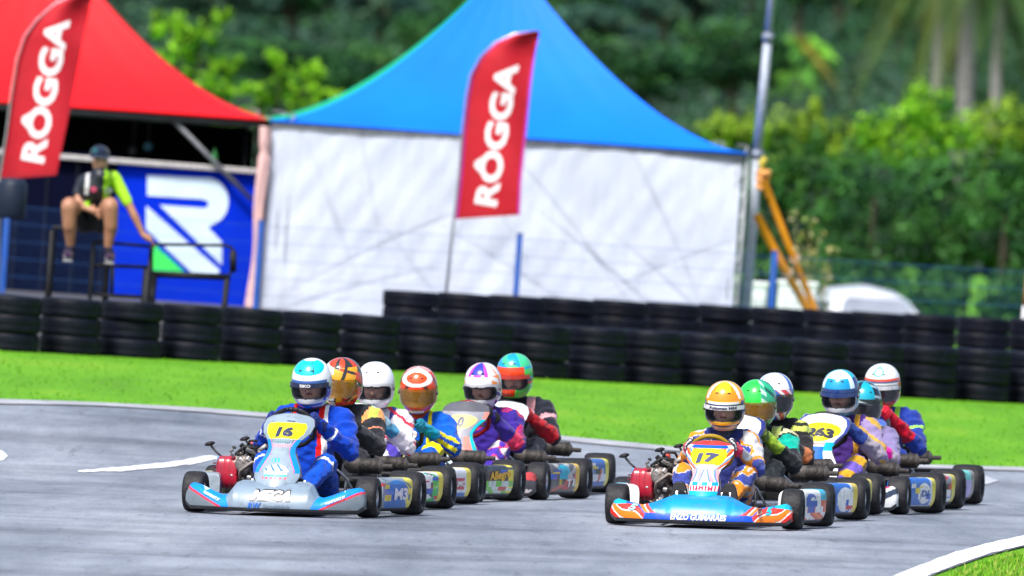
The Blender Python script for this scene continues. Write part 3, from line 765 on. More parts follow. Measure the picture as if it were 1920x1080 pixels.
# ================================================================== spectator on the black scaffold
def spectator():
    Y = 154.6; s = FPX / Y
    def P(px, py, dy=0.): return at(px, py, Y + dy)
    o = P(172, 425, .25); t = empty("person", o, "man in black and lime green shirt, shorts and cap sitting with legs dangling", "person")
    q = lambda px, py, dy=0.: tuple(P(px, py, dy) - o)
    hipL, hipR = q(186, 418, .22), q(158, 418, .22)
    parts = [('e', q(172, 408, .22), (.19, .14, .13), 'shorts'), ('c', q(172, 400, .2), .145, q(178, 352, .0), .155, 'shirt'), ('c', q(180, 345, -.02), .135, q(188, 332, -.06), .10, 'shirt'),
             ('c', q(160, 338, .1), .07, q(212, 334, .1), .075, 'shirt'), ('c', q(188, 330, .04), .058, q(189, 310, .0), .055, 'skin'),
             ('e', q(188, 302, -.02), (.078, .10, .118), 'face'), ('c', q(192, 308, -.10), .022, q(196, 309, -.125), .012, 'face'), ('c', q(189, 321, -.06), .04, q(190, 320, -.08), .035, 'face'),
             ('c', hipL, .105, q(206, 386, -.18), .088, 'thigh'), ('c', hipR, .105, q(131, 386, -.18), .088, 'thigh'),
             ('c', q(207, 388, -.20), .082, q(208, 425, -.18), .068, 'skin'), ('c', q(208, 425, -.17), .07, q(203, 462, -.14), .043, 'skin'), ('c', q(203, 462, -.14), .043, q(205, 478, -.14), .045, 'sock'),
             ('c', q(130, 388, -.20), .082, q(130, 425, -.18), .068, 'skin'), ('c', q(131, 425, -.17), .07, q(132, 460, -.12), .043, 'skin'), ('c', q(132, 460, -.12), .043, q(130, 474, -.12), .045, 'sock'),
             # arm to the rail (photo right)
             ('c', q(216, 336, .1), .066, q(238, 378, .06), .058, 'sleeve'), ('c', q(238, 376, .06), .042, q(252, 405, .02), .040, 'skin'), ('c', q(252, 405, .02), .042, q(268, 440, .0), .026, 'skin'),
             # other arm bent, hand in the lap
             ('c', q(156, 340, .1), .066, q(146, 362, .04), .056, 'sleeve2'), ('c', q(146, 362, .04), .045, q(148, 382, -.02), .040, 'skin'), ('c', q(148, 382, -.02), .038, q(164, 392, -.12), .028, 'skin')]
    # hands: palm and fingers
    def hand(w, f, side):
        w = Vector(w); f = Vector(f).normalized(); sd = Vector(side).normalized(); out = [('c', tuple(w), .03, tuple(w + f * .07), .036, 'skin')]
        for k, L in enumerate((.065, .078, .072, .055)):
            a = w + f * .075 + sd * (k - 1.5) * .021; b = a + f * L * .6 + Vector((0, .0, -.012)); c = b + f * L * .35 + Vector((0, .012, -.03))
            out += [('c', tuple(a), .0115, tuple(b), .0105, 'skin'), ('c', tuple(b), .0105, tuple(c), .009, 'skin')]
        a = w + f * .02 - sd * .03; out.append(('c', tuple(a), .014, tuple(a + f * .045 - sd * .03), .011, 'skin')); return out
    parts += hand(q(268, 440, 0.), (.75, -.1, -.45), (0.3, -1, .0)) + hand(q(164, 392, -.12), (.9, -.1, -.2), (0, -.4, -1))
    fx = q(188, 302, -.02)
    def col(z, t_, p):
        if z == 'shorts': return (.006, .007, .010)
        if z == 'thigh': return (.006, .007, .010) if t_ < .80 else (.35, .165, .10)
        if z == 'shirt':
            if p[0] > q(196, 340)[0] and p[2] > q(180, 372)[2] - (p[0] - q(196, 340)[0]) * .2: return (.34, .66, .01)
            if q(160, 340)[0] < p[0] < q(168, 340)[0] and p[2] > q(170, 365)[2]: return (.5, .5, .52)
            return (.008, .010, .02)
        if z == 'sleeve': return (.34, .66, .01)
        if z == 'sleeve2': return (.008, .010, .02)
        if z == 'sock': return (.02, .01, .03)
        if z == 'face':
            d = (p[0] - fx[0], p[1] - fx[1], p[2] - fx[2])
            if abs(abs(d[0] - .012) - .03) < .011 and abs(d[2] - .012) < .009 and d[1] < -.06: return (.05, .03, .02)
            if abs(d[0] - .012) < .022 and abs(d[2] + .062) < .006 and d[1] < -.05: return (.32, .10, .08)
            if d[1] > .01 and d[2] > -.05: return (.03, .02, .015)
            return (.58, .29, .2)
        return (.36, .17, .10)
    b = grow(parts, .0125, col, "body", t, M_SKIN, 2)
    # shirt prints
    mb = MB(); bv = BVHTree.FromPolygons([v.co.copy() for v in b.data.vertices], [tuple(p.vertices) for p in b.data.polygons])
    for (px, py, r, c) in ((176, 355, .030, (.45, .06, .12)), (204, 358, .035, (.5, .5, .55)), (164, 382, .03, (.3, .6, .02))):
        c0 = Vector(q(px, py)); vs = [c0]
        for k in range(14): vs.append(c0 + Vector((math.cos(k / 14 * 6.283) * r, 0, math.sin(k / 14 * 6.283) * r)))
        vs2 = []
        for v in vs:
            h = bv.ray_cast(v + Vector((0, -1, 0)), Vector((0, 1, 0))); vs2.append((h[0] + Vector((0, -.004, 0))) if h[0] is not None else v)
        mb.add(vs2, [(0, k % 14 + 1, (k + 1) % 14 + 1) for k in range(14)], c)
    mb.build("shirt_badge", M_CLOTH, t)
    # cap
    mb = MB(); c = Vector(q(187, 290, -.01))
    mb.grid(lambda u, v: c + Vector((.098 * math.cos(u * 6.283) * math.sin(v * 1.6), .118 * math.sin(u * 6.283) * math.sin(v * 1.6), .095 * math.cos(v * 1.6) + .0)), 28, 10, (.008, .014, .04), wrapu=True)
    mb.grid(lambda u, v: c + Vector((.10 * math.sin((u - .5) * 2.2), -.09 - .085 * v * math.cos((u - .5) * 2.), .004 - .03 * v - .02 * abs(u - .5))), 14, 6, (.01, .02, .05))
    mb.grid(lambda u, v: c + Vector((-.045 + .05 * (u - .5), -.108 - .003, .04 + .05 * (v - .5))), 4, 4, (.03, .12, .16))
    mb.build("cap", M_CLOTH, t)
    # shoes
    for (px, py, s_) in ((206, 484, 1), (128, 480, -1)):
        c = Vector(q(px, py, -.16)); mb = MB()
        mb.ell(c + Vector((0, -.04, .0)), (.052, .14, .048), (.03, .01, .04), 18, 12); mb.ell(c + Vector((s_ * .0, -.12, -.008)), (.040, .05, .030), (.40, .40, .44), 16, 10)
        mb.box(c + Vector((0, -.04, -.045)), (.09, .27, .016), (.30, .30, .30), bev=.008)
        mb.ell(c + Vector((0, .04, .03)), (.05, .05, .055), (.02, .01, .03), 14, 8)
        mb.build("shoe", M_CLOTH, t)
    # second shoe pale patch behind (other foot's sole)
    # seat: dark scaffold box with rails
    base = P(172, 600, .3); base.z = gz(base.x, base.y)
    u = empty("scaffold_bench", base, "black scaffold bench with open side rails that the man sits on", "bench")
    blk = (.006, .007, .010)
    top = P(172, 432, .3).z - base.z
    W0, W1 = P(88, 430, .3).x - base.x, P(172, 430, .3).x - base.x
    mb = MB(); mb.box(((W0 + W1) / 2 + .1, .25, top), (W1 - W0 + .1, .40, .035), blk, bev=.01); mb.build("seat_plank", M_PLAS, u)
    for x in (W0 + .05, W1 + .17):
        for y in (.02, .48):
            mb = MB(); mb.tube([(x, y, 0), (x, y, top - .03)], .026, blk); mb.build("leg", M_DULL, u)
    # right side rail panel: frame with cross members
    a, b_, c_, d_ = [P(px, py, .12) - base for px, py in ((176, 453), (284, 462), (284, 558), (176, 552))]
    mb = MB()
    mb.tube([a, b_], .016, blk); mb.tube([P(176, 497, .12) - base, P(280, 501, .12) - base], .018, blk); mb.tube([d_, c_], .018, blk)
    mb.tube([P(212, 497, .12) - base, P(210, 556, .12) - base], .016, blk); mb.tube([a, Vector((a.x, a.y, 0))], .02, blk); mb.tube([b_, Vector((b_.x - .02, b_.y, 0))], .022, blk)
    mb.tube([P(277, 505, .12) - base, Vector(((P(272, 560, .12) - base).x, b_.y, 0))], .045, blk)
    mb.build("side_rail", M_DULL, u)
    # handrail frame further right
    b2 = P(360, 600, .35); b2.z = gz(b2.x, b2.y)
    v = empty("metal_barrier", b2, "black tubular barrier with rounded corner standing before the blue wall", "barrier")
    g = lambda px, py: P(px, py, .35) - b2
    mb = MB()
    mb.tube([g(284, 512), g(284, 462), g(290, 458), g(420, 460), g(434, 464), g(439, 474), g(437, 506), g(430, 516), g(420, 518)], .016, blk); mb.build("top_frame", M_DULL, v)
    mb = MB(); mb.tube([g(282, 514), g(432, 520)], .032, blk); mb.build("lower_bar", M_DULL, v)
    for (px, py) in ((426, 520), (290, 516)):
        mb = MB(); a = g(px, py); mb.tube([a, (a.x - .02, a.y, 0)], .03, blk); mb.build("leg", M_DULL, v)
    mb = MB(); mb.tube([g(437, 470), g(437, 510)], .034, blk); mb.build("side_bar", M_DULL, v)
    # small dark box hanging at the left below the flag
    o2 = P(22, 372, 6); mb = MB(); mb.lathe([(0, 0), (.13, 0), (.15, .03), (.15, .34), (.11, .40), (0, .41)], (.012, .02, .04), 18); oo = mb.build("hanging_lamp", M_PLAS); oo.location = o2 - Vector((0, 0, .2)); tag(oo, "dark round object beside the flag pole at the left edge", "lamp")
spectator()

# ================================================================== vegetation
rv = np.random.default_rng(11)
def leaf_cloud(V, F, Cc, c, rad, n, size, cols, drop=.25):
    """one clump of leaves"""
    c = np.array(c); rad = np.array(rad)
    d = rv.normal(size=(n, 3)); d /= np.linalg.norm(d, axis=1)[:, None]
    rr = rv.uniform(.45, 1.05, n) ** .6
    P = c + d * rad * rr[:, None]
    nn = d + rv.normal(0, .55, (n, 3)); nn[:, 2] += .35; nn /= np.linalg.norm(nn, axis=1)[:, None]
    a = np.cross(nn, rv.normal(size=(n, 3))); a /= np.linalg.norm(a, axis=1)[:, None] + 1e-9; b = np.cross(nn, a)
    s = size * rv.uniform(.6, 1.3, n)[:, None]
    q = np.stack([P - a * s, P - b * s * .45, P + a * s, P + b * s * .45], 1)
    o = len(V); V.extend(map(tuple, q.reshape(-1, 3))); F.extend((o + 4 * i, o + 4 * i + 1, o + 4 * i + 2, o + 4 * i + 3) for i in range(n))
    k = rv.integers(len(cols), size=n); Cc.extend(cols[i] for i in k)
PAL = {
    'dark': [[(.012, .055, .018), (.018, .075, .020), (.026, .10, .022)], [(.008, .035, .016), (.012, .05, .018)], [(.05, .16, .03), (.04, .13, .03)]],
    'mid': [[(.028, .12, .02), (.036, .14, .022), (.02, .09, .018)], [(.005, .028, .012), (.009, .04, .014)], [(.05, .14, .025), (.04, .12, .02)]],
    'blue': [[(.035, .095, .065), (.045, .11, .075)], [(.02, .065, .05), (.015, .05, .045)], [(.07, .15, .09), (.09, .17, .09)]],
    'lime': [[(.07, .24, .006), (.10, .30, .008), (.06, .19, .008)], [(.02, .09, .008), (.03, .12, .012)], [(.17, .40, .012), (.20, .42, .02)]],
    'yellow': [[(.075, .18, .012), (.06, .15, .012), (.11, .21, .015)], [(.02, .075, .01), (.03, .10, .01)], [(.18, .29, .02)]],
}
def crown(name, R0, nclump, nleaf, size, pal, parent=None, m=None, cr=(.22, .42)):
    V, F, Cc = [], [], []; P = PAL[pal]
    for _ in range(nclump):
        d = rv.normal(size=3); d /= np.linalg.norm(d); f = rv.uniform(.25, .95) ** .5
        c = np.array(R0) * d * f; r = rv.uniform(*cr) * min(R0)
        p = P[0] if rv.random() < .45 else (P[1] if rv.random() < .55 else P[2])
        leaf_cloud(V, F, Cc, c, (r * 1.2, r * 1.2, r * .85), nleaf, size, p)
    mb = MB(); mb.v, mb.f, mb.c = V, F, Cc; mb.m = [0] * len(F); mb.sm = [False] * len(F)
    return mb.build(name, m or M_LEAF, parent)
def trunk(mb, h, r, spread, n=5, col=(.10, .075, .05)):
    mb.tube([(0, 0, -.3), (.03 * h, 0, h * .35), (-.01 * h, .02 * h, h * .7), (0, 0, h)], [r * 1.25, r, r * .75, r * .45], col, 8)
    for k in range(n):
        a = k * 2.4; z = h * (.5 + .09 * k)
        mb.tube([(0, 0, z), (spread * .4 * math.cos(a), spread * .4 * math.sin(a), z + spread * .35), (spread * .8 * math.cos(a), spread * .8 * math.sin(a), z + spread * .75)], [r * .5, r * .3, r * .12], col, 6)
TREE_LIB = {}
def tree(px, D, topz, rad, pal, label, group=None, var=0, base=None, flat=1.0):
    key = (pal, var)
    x = at(px, 300, D).x; g = gz(x, D)
    H = topz - g
    if key not in TREE_LIB:
        t = empty("tree", (0, 0, 0), label, "tree", group)
        c = crown("crown", (1, 1, .85), 46, 120, .075, pal, t); c.location = (0, 0, 2.2)
        mb = MB(); trunk(mb, 2.1, .09, .9); mb.build("trunk", M_BARK, t)
        TREE_LIB[key] = t
    else:
        src = TREE_LIB[key]; t = inst(src)
        for ch in src.children: inst(ch, t)
    t.location = (x, D, g); t.rotation_euler = (0, 0, random.uniform(0, 6.28))
    sz = H / 3.05; t.scale = (rad, rad, sz)
    tag(t, label, "tree", group)
    return t
GF = "forest trees on the slope"
kinds = ['dark', 'dark', 'mid', 'blue', 'dark', 'mid']
LBL = {'dark': "blurred dark evergreen crown in the forest behind the tents", 'mid': "blurred mid green crown in the forest behind the tents", 'blue': "hazy blue-green crown in the far forest"}
for (D, n, zlo, zhi, rad) in ((520, 9, 3.4, 4.6, 2.4), (640, 10, 5.0, 6.4, 2.6), (780, 12, 6.6, 8.8, 2.9), (930, 13, 9.0, 12.5, 3.2), (1100, 14, 12.5, 17, 3.8), (1280, 14, 18, 24, 4.6)):
    W = 2200 / n
    for k in range(n):
        px = -120 + W * (k + .5) + random.uniform(-.3, .3) * W
        dd = D + random.uniform(-30, 30); p = random.choice(kinds)
        tz = random.uniform(zlo, zhi)
        if D < 800 and px > 1380: tz = min(tz, 1.6 if D < 700 else 3.4)
        if D < 700 and px < 760: tz = min(tz, 3.3)
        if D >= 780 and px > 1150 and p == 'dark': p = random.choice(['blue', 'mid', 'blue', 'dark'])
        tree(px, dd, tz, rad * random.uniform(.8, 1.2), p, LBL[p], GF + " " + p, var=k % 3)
# undergrowth mass on the slope
V, F, Cc = [], [], []
for _ in range(3200):
    D = rv.uniform(440, 1500); wx = 2300 / FPX * D; x = rv.uniform(-.5, .5) * wx; r = rv.uniform(1.0, 2.4) * (D / 800)
    leaf_cloud(V, F, Cc, (x, D, gz(x, D) + r * .2), (r * 1.4, r * 1.4, r), 40, .22 * (D / 800), PAL['dark'][rv.integers(2)] if rv.random() < .75 else PAL['blue'][rv.integers(3)])
for _ in range(420):
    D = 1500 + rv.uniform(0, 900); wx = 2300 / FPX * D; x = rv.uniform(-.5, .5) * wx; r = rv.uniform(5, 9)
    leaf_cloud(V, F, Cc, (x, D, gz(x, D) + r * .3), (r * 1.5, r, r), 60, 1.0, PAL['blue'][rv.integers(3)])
mb = MB(); mb.v, mb.f, mb.c = V, F, Cc; mb.m = [0] * len(F); mb.sm = [False] * len(F)
tag(mb.build("forest", M_LEAF), "dense dark forest undergrowth filling the far slope", "forest", kind="stuff")

# lime tree between the tents
def leafy(px_list, D, pal, label, cat="tree", name="tree", size=.075, nleaf=150, group=None, stem=True, cr=.35, nc=1):
    c0 = at(*px_list[0][:2], D); base = Vector((c0.x, D, gz(c0.x, D)))
    t = empty(name, base, label, cat, group)
    V, F, Cc = [], [], []; P = PAL[pal]; mb2 = MB()
    if stem: mb2.tube([(0, 0, -.1), (0, .02, (c0.z - base.z) * .5), tuple(c0 - base)], [.09, .07, .03], (.035, .03, .02), 7)
    for (px, py, r) in px_list:
        c = at(px, py, D + random.uniform(-.6, .6)) - base
        for k in range(nc * 5):
            q = rv.normal(0, .6 * r, 3) * np.array([1, 1, .75])
            p = P[rv.integers(3)]
            leaf_cloud(V, F, Cc, np.array(c) + q, np.array((r, r, r * .7)) * rv.uniform(.22, .6), nleaf // 4, size * .8, p)
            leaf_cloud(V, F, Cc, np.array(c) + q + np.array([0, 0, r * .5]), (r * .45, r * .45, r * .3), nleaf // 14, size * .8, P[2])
        if stem: mb2.tube([(0, 0, (c0.z - base.z) * .45), tuple(c * .6 + Vector((0, 0, (c0.z - base.z) * .12))), tuple(c)], [.04, .025, .01], (.035, .03, .02), 5)
    mb = MB(); mb.v, mb.f, mb.c = V, F, Cc; mb.m = [0] * len(F); mb.sm = [False] * len(F)
    mb.build("foliage", M_LEAF, t)
    if stem: mb2.build("trunk", M_BARK, t)
    return t
leafy([(330, 120, 0.39), (300, 50, 0.30), (345, 60, 0.30), (380, 95, 0.42), (360, 150, 0.39), (400, 165, 0.45), (330, 170, 0.45), (415, 40, 0.18), (440, 135, 0.24), (395, 210, 0.52)], 330, 'lime', "bright lime green young tree rising behind the red marquee roof", size=.12, nleaf=170)
leafy([(540, 165, 0.39), (500, 195, 0.33), (560, 205, 0.45), (595, 150, 0.24), (520, 110, 0.18), (480, 165, 0.21), (615, 190, 0.30), (460, 215, 0.38), (580, 125, 0.15)], 335, 'lime', "bright lime green low tree filling the gap between the two marquees", size=.12, nleaf=170)
# midground shrubs to the right
GB = "shrubs beyond the parked car"
leafy([(1690, 235, .55), (1745, 228, .5), (1640, 262, .45), (1720, 290, .7), (1780, 270, .6), (1665, 310, .6)], 330, 'lime', "bright green rounded shrub beyond the car, under the right palms", "shrub", "shrub", .10, 200, GB, cr=.5, nc=2)
leafy([(1830, 262, .5), (1880, 250, .5), (1935, 240, .5), (1860, 300, .6), (1915, 300, .7)], 336, 'yellow', "yellowish green shrub at the right edge below the palms", "shrub", "shrub", .10, 200, GB, nc=2)
leafy([(1540, 270, .5), (1480, 275, .5), (1430, 262, .55), (1590, 285, .45), (1380, 250, .5), (1520, 235, .25), (1340, 250, .4)], 342, 'yellow', "yellow-green low shrub right of the blue marquee, behind the mast", "shrub", "shrub", .10, 200, GB, nc=2)
leafy([(1480, 350, .75), (1540, 380, .8), (1450, 420, .8), (1510, 460, .9), (1420, 330, .6), (1570, 330, .5), (1450, 520, .7), (1530, 530, .7), (1480, 570, .6), (1420, 560, .6), (1560, 580, .6)], 312, 'mid', "dull green dense shrub right behind the orange straps", "shrub", "shrub", .11, 220, GB, nc=2)
leafy([(1640, 370, .8), (1700, 410, .9), (1620, 450, .9), (1690, 490, .8), (1590, 500, .7), (1750, 340, .5), (1610, 545, .7), (1680, 550, .7), (1720, 480, .6), (1600, 590, .6), (1690, 590, .6)], 306, 'dark', "dark green dense shrub directly behind the parked car", "shrub", "shrub", .11, 220, GB, nc=2)
leafy([(1800, 360, .8), (1850, 400, .8), (1770, 440, .8), (1840, 470, .8), (1900, 430, .8), (1760, 490, .45), (1800, 500, .4), (1860, 500, .4)], 309, 'mid', "mid green dense shrub at the right above the grass strip", "shrub", "shrub", .11, 220, GB, nc=2)
leafy([(1890, 350, .7), (1940, 380, .8), (1920, 470, .8), (1935, 330, .5), (1925, 530, .6), (1940, 570, .6)], 303, 'dark', "dark green shrub touching the right edge of the view", "shrub", "shrub", .11, 220, GB, nc=2)
leafy([(1760, 572, .42), (1830, 580, .42), (1900, 578, .42), (1700, 575, .4), (1960, 574, .4)], 262, 'dark', "low dark hedge right of the parked car, in front of the grass strip", "hedge", "hedge", .07, 240, None, stem=False, nc=2)
# yellowing weed beside the straps
def weed():
    D = 206.; b = at(1525, 560, D); base = Vector((b.x, D, gz(b.x, D)))
    t = empty("tall_weed", base, "tall thin yellowing weed behind the orange straps", "weed")
    mb = MB(); V, F, Cc = [], [], []
    for (px, py) in ((1520, 415), (1500, 440), (1535, 440), (1560, 470), (1490, 405), (1550, 500), (1515, 480)):
        e = at(px, py, D) - base; mb.tube([(random.uniform(-.1, .1), 0, 0), tuple(e * .5 + Vector((random.uniform(-.06, .06), 0, 0))), tuple(e)], [.012, .009, .005], (.16, .15, .05), 5)
        for k in range(4):
            q = e * (1 - .14 * k); leaf_cloud(V, F, Cc, tuple(q), (.10, .10, .08), 14, .045, [(.28, .27, .07), (.14, .2, .05), (.34, .30, .16)])
    m2 = MB(); m2.v, m2.f, m2.c = V, F, Cc; m2.m = [0] * len(F); m2.sm = [False] * len(F)
    m2.build("leaves", M_LEAF, t); mb.build("stem", M_BARK, t)
weed()
# palms
def palm(px, py, D, r, tr_r, label, cols, nf=16, droop=1.):
    c = at(px, py, D); base = Vector((c.x, D, gz(c.x, D)))
    t = empty("palm_tree", base, label, "palm"); H = c.z - base.z
    mb = MB(); mb.tube([(0, 0, -.5), (.02 * H, 0, H * .4), (0, 0, H)], [tr_r * 1.15, tr_r, tr_r * .85], (.30, .29, .27), 12)
    for k in range(int(H / .35)): mb.lathe([(tr_r * 1.0, -.02), (tr_r * 1.06, 0), (tr_r * 1.0, .02)], (.22, .2, .18), 12, Matrix.Translation((.018 * H * math.sin(k * .35 / H * 3.1), 0, k * .35)))
    mb.build("trunk", M_BARK, t)
    V, F, Cc = [], [], []
    for k in range(nf):
        a = k * 2.399; el = 1.25 - 1.7 * (k / nf); L = r * random.uniform(.9, 1.15); col = cols[k % len(cols)]
        pts = []
        for i in range(13):
            s = i / 12; out = L * (s * math.cos(el) + .25 * s * s * 0 ); z = L * (s * math.sin(el) - droop * .75 * s * s * (1.1 - .3 * math.sin(el)))
            pts.append(Vector((out * math.cos(a), out * math.sin(a), H + z)))
        m2 = []
        for i in range(12):
            d = (pts[i + 1] - pts[i]).normalized(); sd = d.cross(Vector((0, 0, 1))); sd = sd.normalized() if sd.length > .01 else Vector((1, 0, 0))
            for q in range(4):
                p0 = pts[i].lerp(pts[i + 1], q / 4); ll = L * .30 * math.sin(math.pi * min(.98, .12 + (i + q / 4) / 12 * .86))
                for s_ in (-1, 1):
                    tip = p0 + sd * s_ * ll * .75 + d * ll * .35 + Vector((0, 0, -ll * .6)); o = len(V)
                    V.extend([tuple(p0), tuple(p0.lerp(tip, .5) + d * L * .012 + Vector((0, 0, ll * .1))), tuple(tip), tuple(p0.lerp(tip, .5) - d * L * .012 + Vector((0, 0, ll * .1)))]); F.append((o, o + 1, o + 2, o + 3)); Cc.append(col)
    m2 = MB(); m2.v, m2.f, m2.c = V, F, Cc; m2.m = [0] * len(F); m2.sm = [False] * len(F)
    m2.build("fronds", M_LEAF, t)
palm(1500, 95, 690, 2.1, .24, "bright green palm with drooping crown right of the mast", [(.10, .30, .02), (.14, .36, .03), (.22, .22, .03), (.09, .28, .03)], 38, 1.15)
palm(1822, -150, 470, 3.4, .27, "tall palm with thick grey trunk near the right edge", [(.045, .10, .025), (.10, .14, .025), (.03, .08, .02)], 30, 1.9)
palm(1768, -170, 500, 3.1, .16, "tall palm with slim trunk left of the thick trunked palm", [(.04, .09, .025), (.11, .13, .025)], 26, 1.9)
palm(1880, -165, 485, 3.2, .17, "slim trunked palm furthest right of the palms", [(.06, .12, .025), (.10, .15, .02), (.04, .09, .02)], 26, 1.9)
# ================================================================== karts
def tab(t, x):
    x = max(t[0][0], min(t[-1][0], x))
    for a, b in zip(t[:-1], t[1:]):
        if x <= b[0]: return a[1] + (b[1] - a[1]) * (x - a[0]) / (b[0] - a[0])
    return t[-1][1]
BLK = (.012, .012, .015); STEEL = (.42, .42, .42); CHR = (.62, .62, .62)
COMMON = {}
def common(key, parent, builder):
    """first kart builds the piece, the others take a copy of it (and of its sub-parts)"""
    if key not in COMMON:
        o = builder(parent); COMMON[key] = o; return o
    src = COMMON[key]; o = inst(src, parent)
    for ch in src.children: inst(ch, o)
    return o
def wheel(parent, x, y, r, wd, side, key):
    def b(parent):
        hw = wd / 2; M = Matrix.Rotation(R(90), 4, 'Y')
        w_ = bpy.data.objects.new("wheel", None); COL.objects.link(w_); w_.parent = parent
        mb = MB(); prof = [(r * .48, -hw * .80), (r * .55, -hw * .97), (r * .72, -hw * 1.03), (r * .88, -hw * .98), (r * .955, -hw * .86), (r * .985, -hw * .68), (r, -hw * .35), (r * 1.003, 0)]
        prof = prof + [(a, -b_) for a, b_ in prof[::-1][1:]] + [prof[0]]
        def tc(i): return (.016, .016, .019)
        mb.lathe(prof, (.014, .014, .017), 44, M)
        mb.lathe([(r * .66, hw * 1.018), (r * .70, hw * 1.035), (r * .74, hw * 1.03)], (.10, .10, .10), 40, M)
        mb.build("tyre", M_RUB, w_)
        mb = MB()
        mb.lathe([(r * .5, -hw * .82), (r * .46, -hw * .78), (r * .43, -hw * .3), (r * .36, -hw * .1), (r * .36, hw * .1), (r * .43, hw * .3), (r * .46, hw * .78), (r * .5, hw * .82)], (.45, .46, .48), 32, M)
        mb.lathe([(.0, hw * .35), (r * .16, hw * .35), (r * .20, hw * .28), (r * .38, hw * .10), (r * .40, 0), (0, 0)], (.5, .5, .52), 24, M)
        mb.lathe([(.0, hw * .78), (r * .10, hw * .78), (r * .12, hw * .70), (r * .12, hw * .3)], (.55, .08, .05) if wd < .16 else (.2, .2, .2), 12, M)
        mb.build("rim", M_MET, w_)
        return w_
    o = common(key, parent, b); o.location = (x, y, r); o.rotation_euler = (0, 0, 0 if side > 0 else math.pi)
    return o
def steering(parent, cz, col, txt=None, rr=.146, cy=-.19):
    c = Vector((-.008, cy, cz)); u = Vector((1, 0, 0)); w_ = Vector((0, -.5, .866)); n = u.cross(w_)
    mb = MB(); pts = []
    for k in range(48):
        a = 2 * math.pi * k / 48; f = 1.0 if math.cos(a) > -.55 else .93
        pts.append(c + (u * math.sin(a) + w_ * math.cos(a)) * rr * f)
    mb.tube(pts, .0155, col, 10, closed=True)
    for a in (0, 115, -115):
        d = u * math.sin(R(a)) + w_ * math.cos(R(a)); mb.tube([c + d * .03, c + d * (rr - .006)], [.011, .009], (.25, .25, .26), 8, mi=1)
    mb.lathe([(0, -.012), (.042, -.012), (.045, 0), (.04, .012), (0, .014)], (.03, .03, .03), 18, Matrix.Translation(c) @ w_.cross(u).to_track_quat('Z', 'Y').to_matrix().to_4x4(), mi=1)
    if txt:
        for k, ch in enumerate(txt):
            a = R((k - (len(txt) - 1) / 2) * 11); d = u * math.sin(a) + w_ * math.cos(a); tg = u * math.cos(a) - w_ * math.sin(a)
            decal(mb, ch, c + d * (rr + .002) + Vector((0, -.016, .0)), tg, d, .03, (.03, .03, .04), None, .04)
    mb.build("steering_wheel", [M_PLAS, M_MET], parent)
    mb = MB(); mb.tube([c, (0.0, -.42, .22), (0.01, -.56, .08)], .011, (.3, .3, .3), 8); mb.build("steering_column", M_MET, parent)
    return c, u, w_
NOSE_A = [(0, .205), (.36, .205), (.42, .19), (.50, .115), (.56, .105), (.66, .125), (.82, .165), (.93, .178), (.97, .165), (1, .13)]
NOSE_B = [(0, .195), (.30, .19), (.40, .165), (.52, .135), (.64, .118), (.80, .135), (.93, .152), (.97, .14), (1, .105)]
def nose(parent, colfn, texts, prof=NOSE_A, HW=.60, label=None):
    def zt(s): return tab(prof, s)
    def yb(s): return -.955 + .20 * s ** 2.6
    def sec(x):
        s = min(1, abs(x) / HW); Z = zt(s) + .02; y0 = yb(s); e = max(0, (s - .94) / .06)
        zb = .028 + .03 * e
        rec = tab([(0, .20), (.36, .19), (.5, .09), (.7, .06), (1, .05)], s)     # how far the top edge leans back
        P = [(y0 + rec + .10, zb + .01), (y0 + .10, zb), (y0 + .03, zb - .002), (y0 + .006, zb + .008), (y0, zb + .022)]
        for k in range(1, 31):
            t = k / 30; P.append((y0 + rec * (t ** 1.5) - .010 * math.sin(math.pi * t) + .012 * (1 - math.cos(t * math.pi)) * 0, zb + .022 + (Z - zb - .03) * (math.sin(t * 1.5) / math.sin(1.5))))
        P += [(y0 + rec + .012, Z), (y0 + rec + .04, Z + .002), (y0 + rec + .09, Z - .006), (y0 + rec + .13, Z - .02), (y0 + rec + .13, zb + .05)]
        return P
    N = 200; mb = MB(); vs = []; m_ = len(sec(0))
    for i in range(N + 1):
        x = -HW + 2 * HW * i / N; vs += [(x, y, z) for y, z in sec(x)]
    fs = []; cc = []
    for i in range(N):
        for j in range(m_):
            a = i * m_ + j; b = i * m_ + (j + 1) % m_; fs.append((a, b, b + m_, a + m_))
            x = -HW + 2 * HW * (i + .5) / N; z = (vs[a][2] + vs[b][2]) / 2
            c = colfn(x / HW, (z - .03) / .18, abs(x) / HW) if 3 <= j < 38 else (.02, .02, .022)
            if j <= 3: c = (.02, .02, .022)
            cc.append(c)
    fs.append(tuple(range(m_ - 1, -1, -1))); fs.append(tuple(N * m_ + j for j in range(m_))); cc += [colfn(-1, .5, 1), colfn(1, .5, 1)]
    mb.add(vs, fs, cc)
    bv = bvh_of(mb)
    for q_, (txt, x, z, size, col, wid, slope, shear, bold) in enumerate(texts):
        c = (x, -1.0, z); decal(mb, txt, c, (1, 0, slope), (-slope, 0, 1), size, col, bv, bold, shear, wid=wid, off=.003 + .0025 * q_)
    o = mb.build("nose_fairing", M_PAINT, parent)
    if label: o["label"] = label
    return o
PANEL_W = [(0, .035), (.012, .068), (.04, .102), (.09, .132), (.17, .152), (.27, .147), (.38, .120), (.47, .097), (.55, .090), (.64, .112), (.74, .158), (.84, .172), (.92, .160), (.97, .12), (1, .04)]
PANEL_B = [(0, .03), (.05, .065), (.14, .09), (.28, .098), (.45, .085), (.55, .095), (.68, .14), (.80, .158), (.90, .155), (.96, .125), (1, .05)]
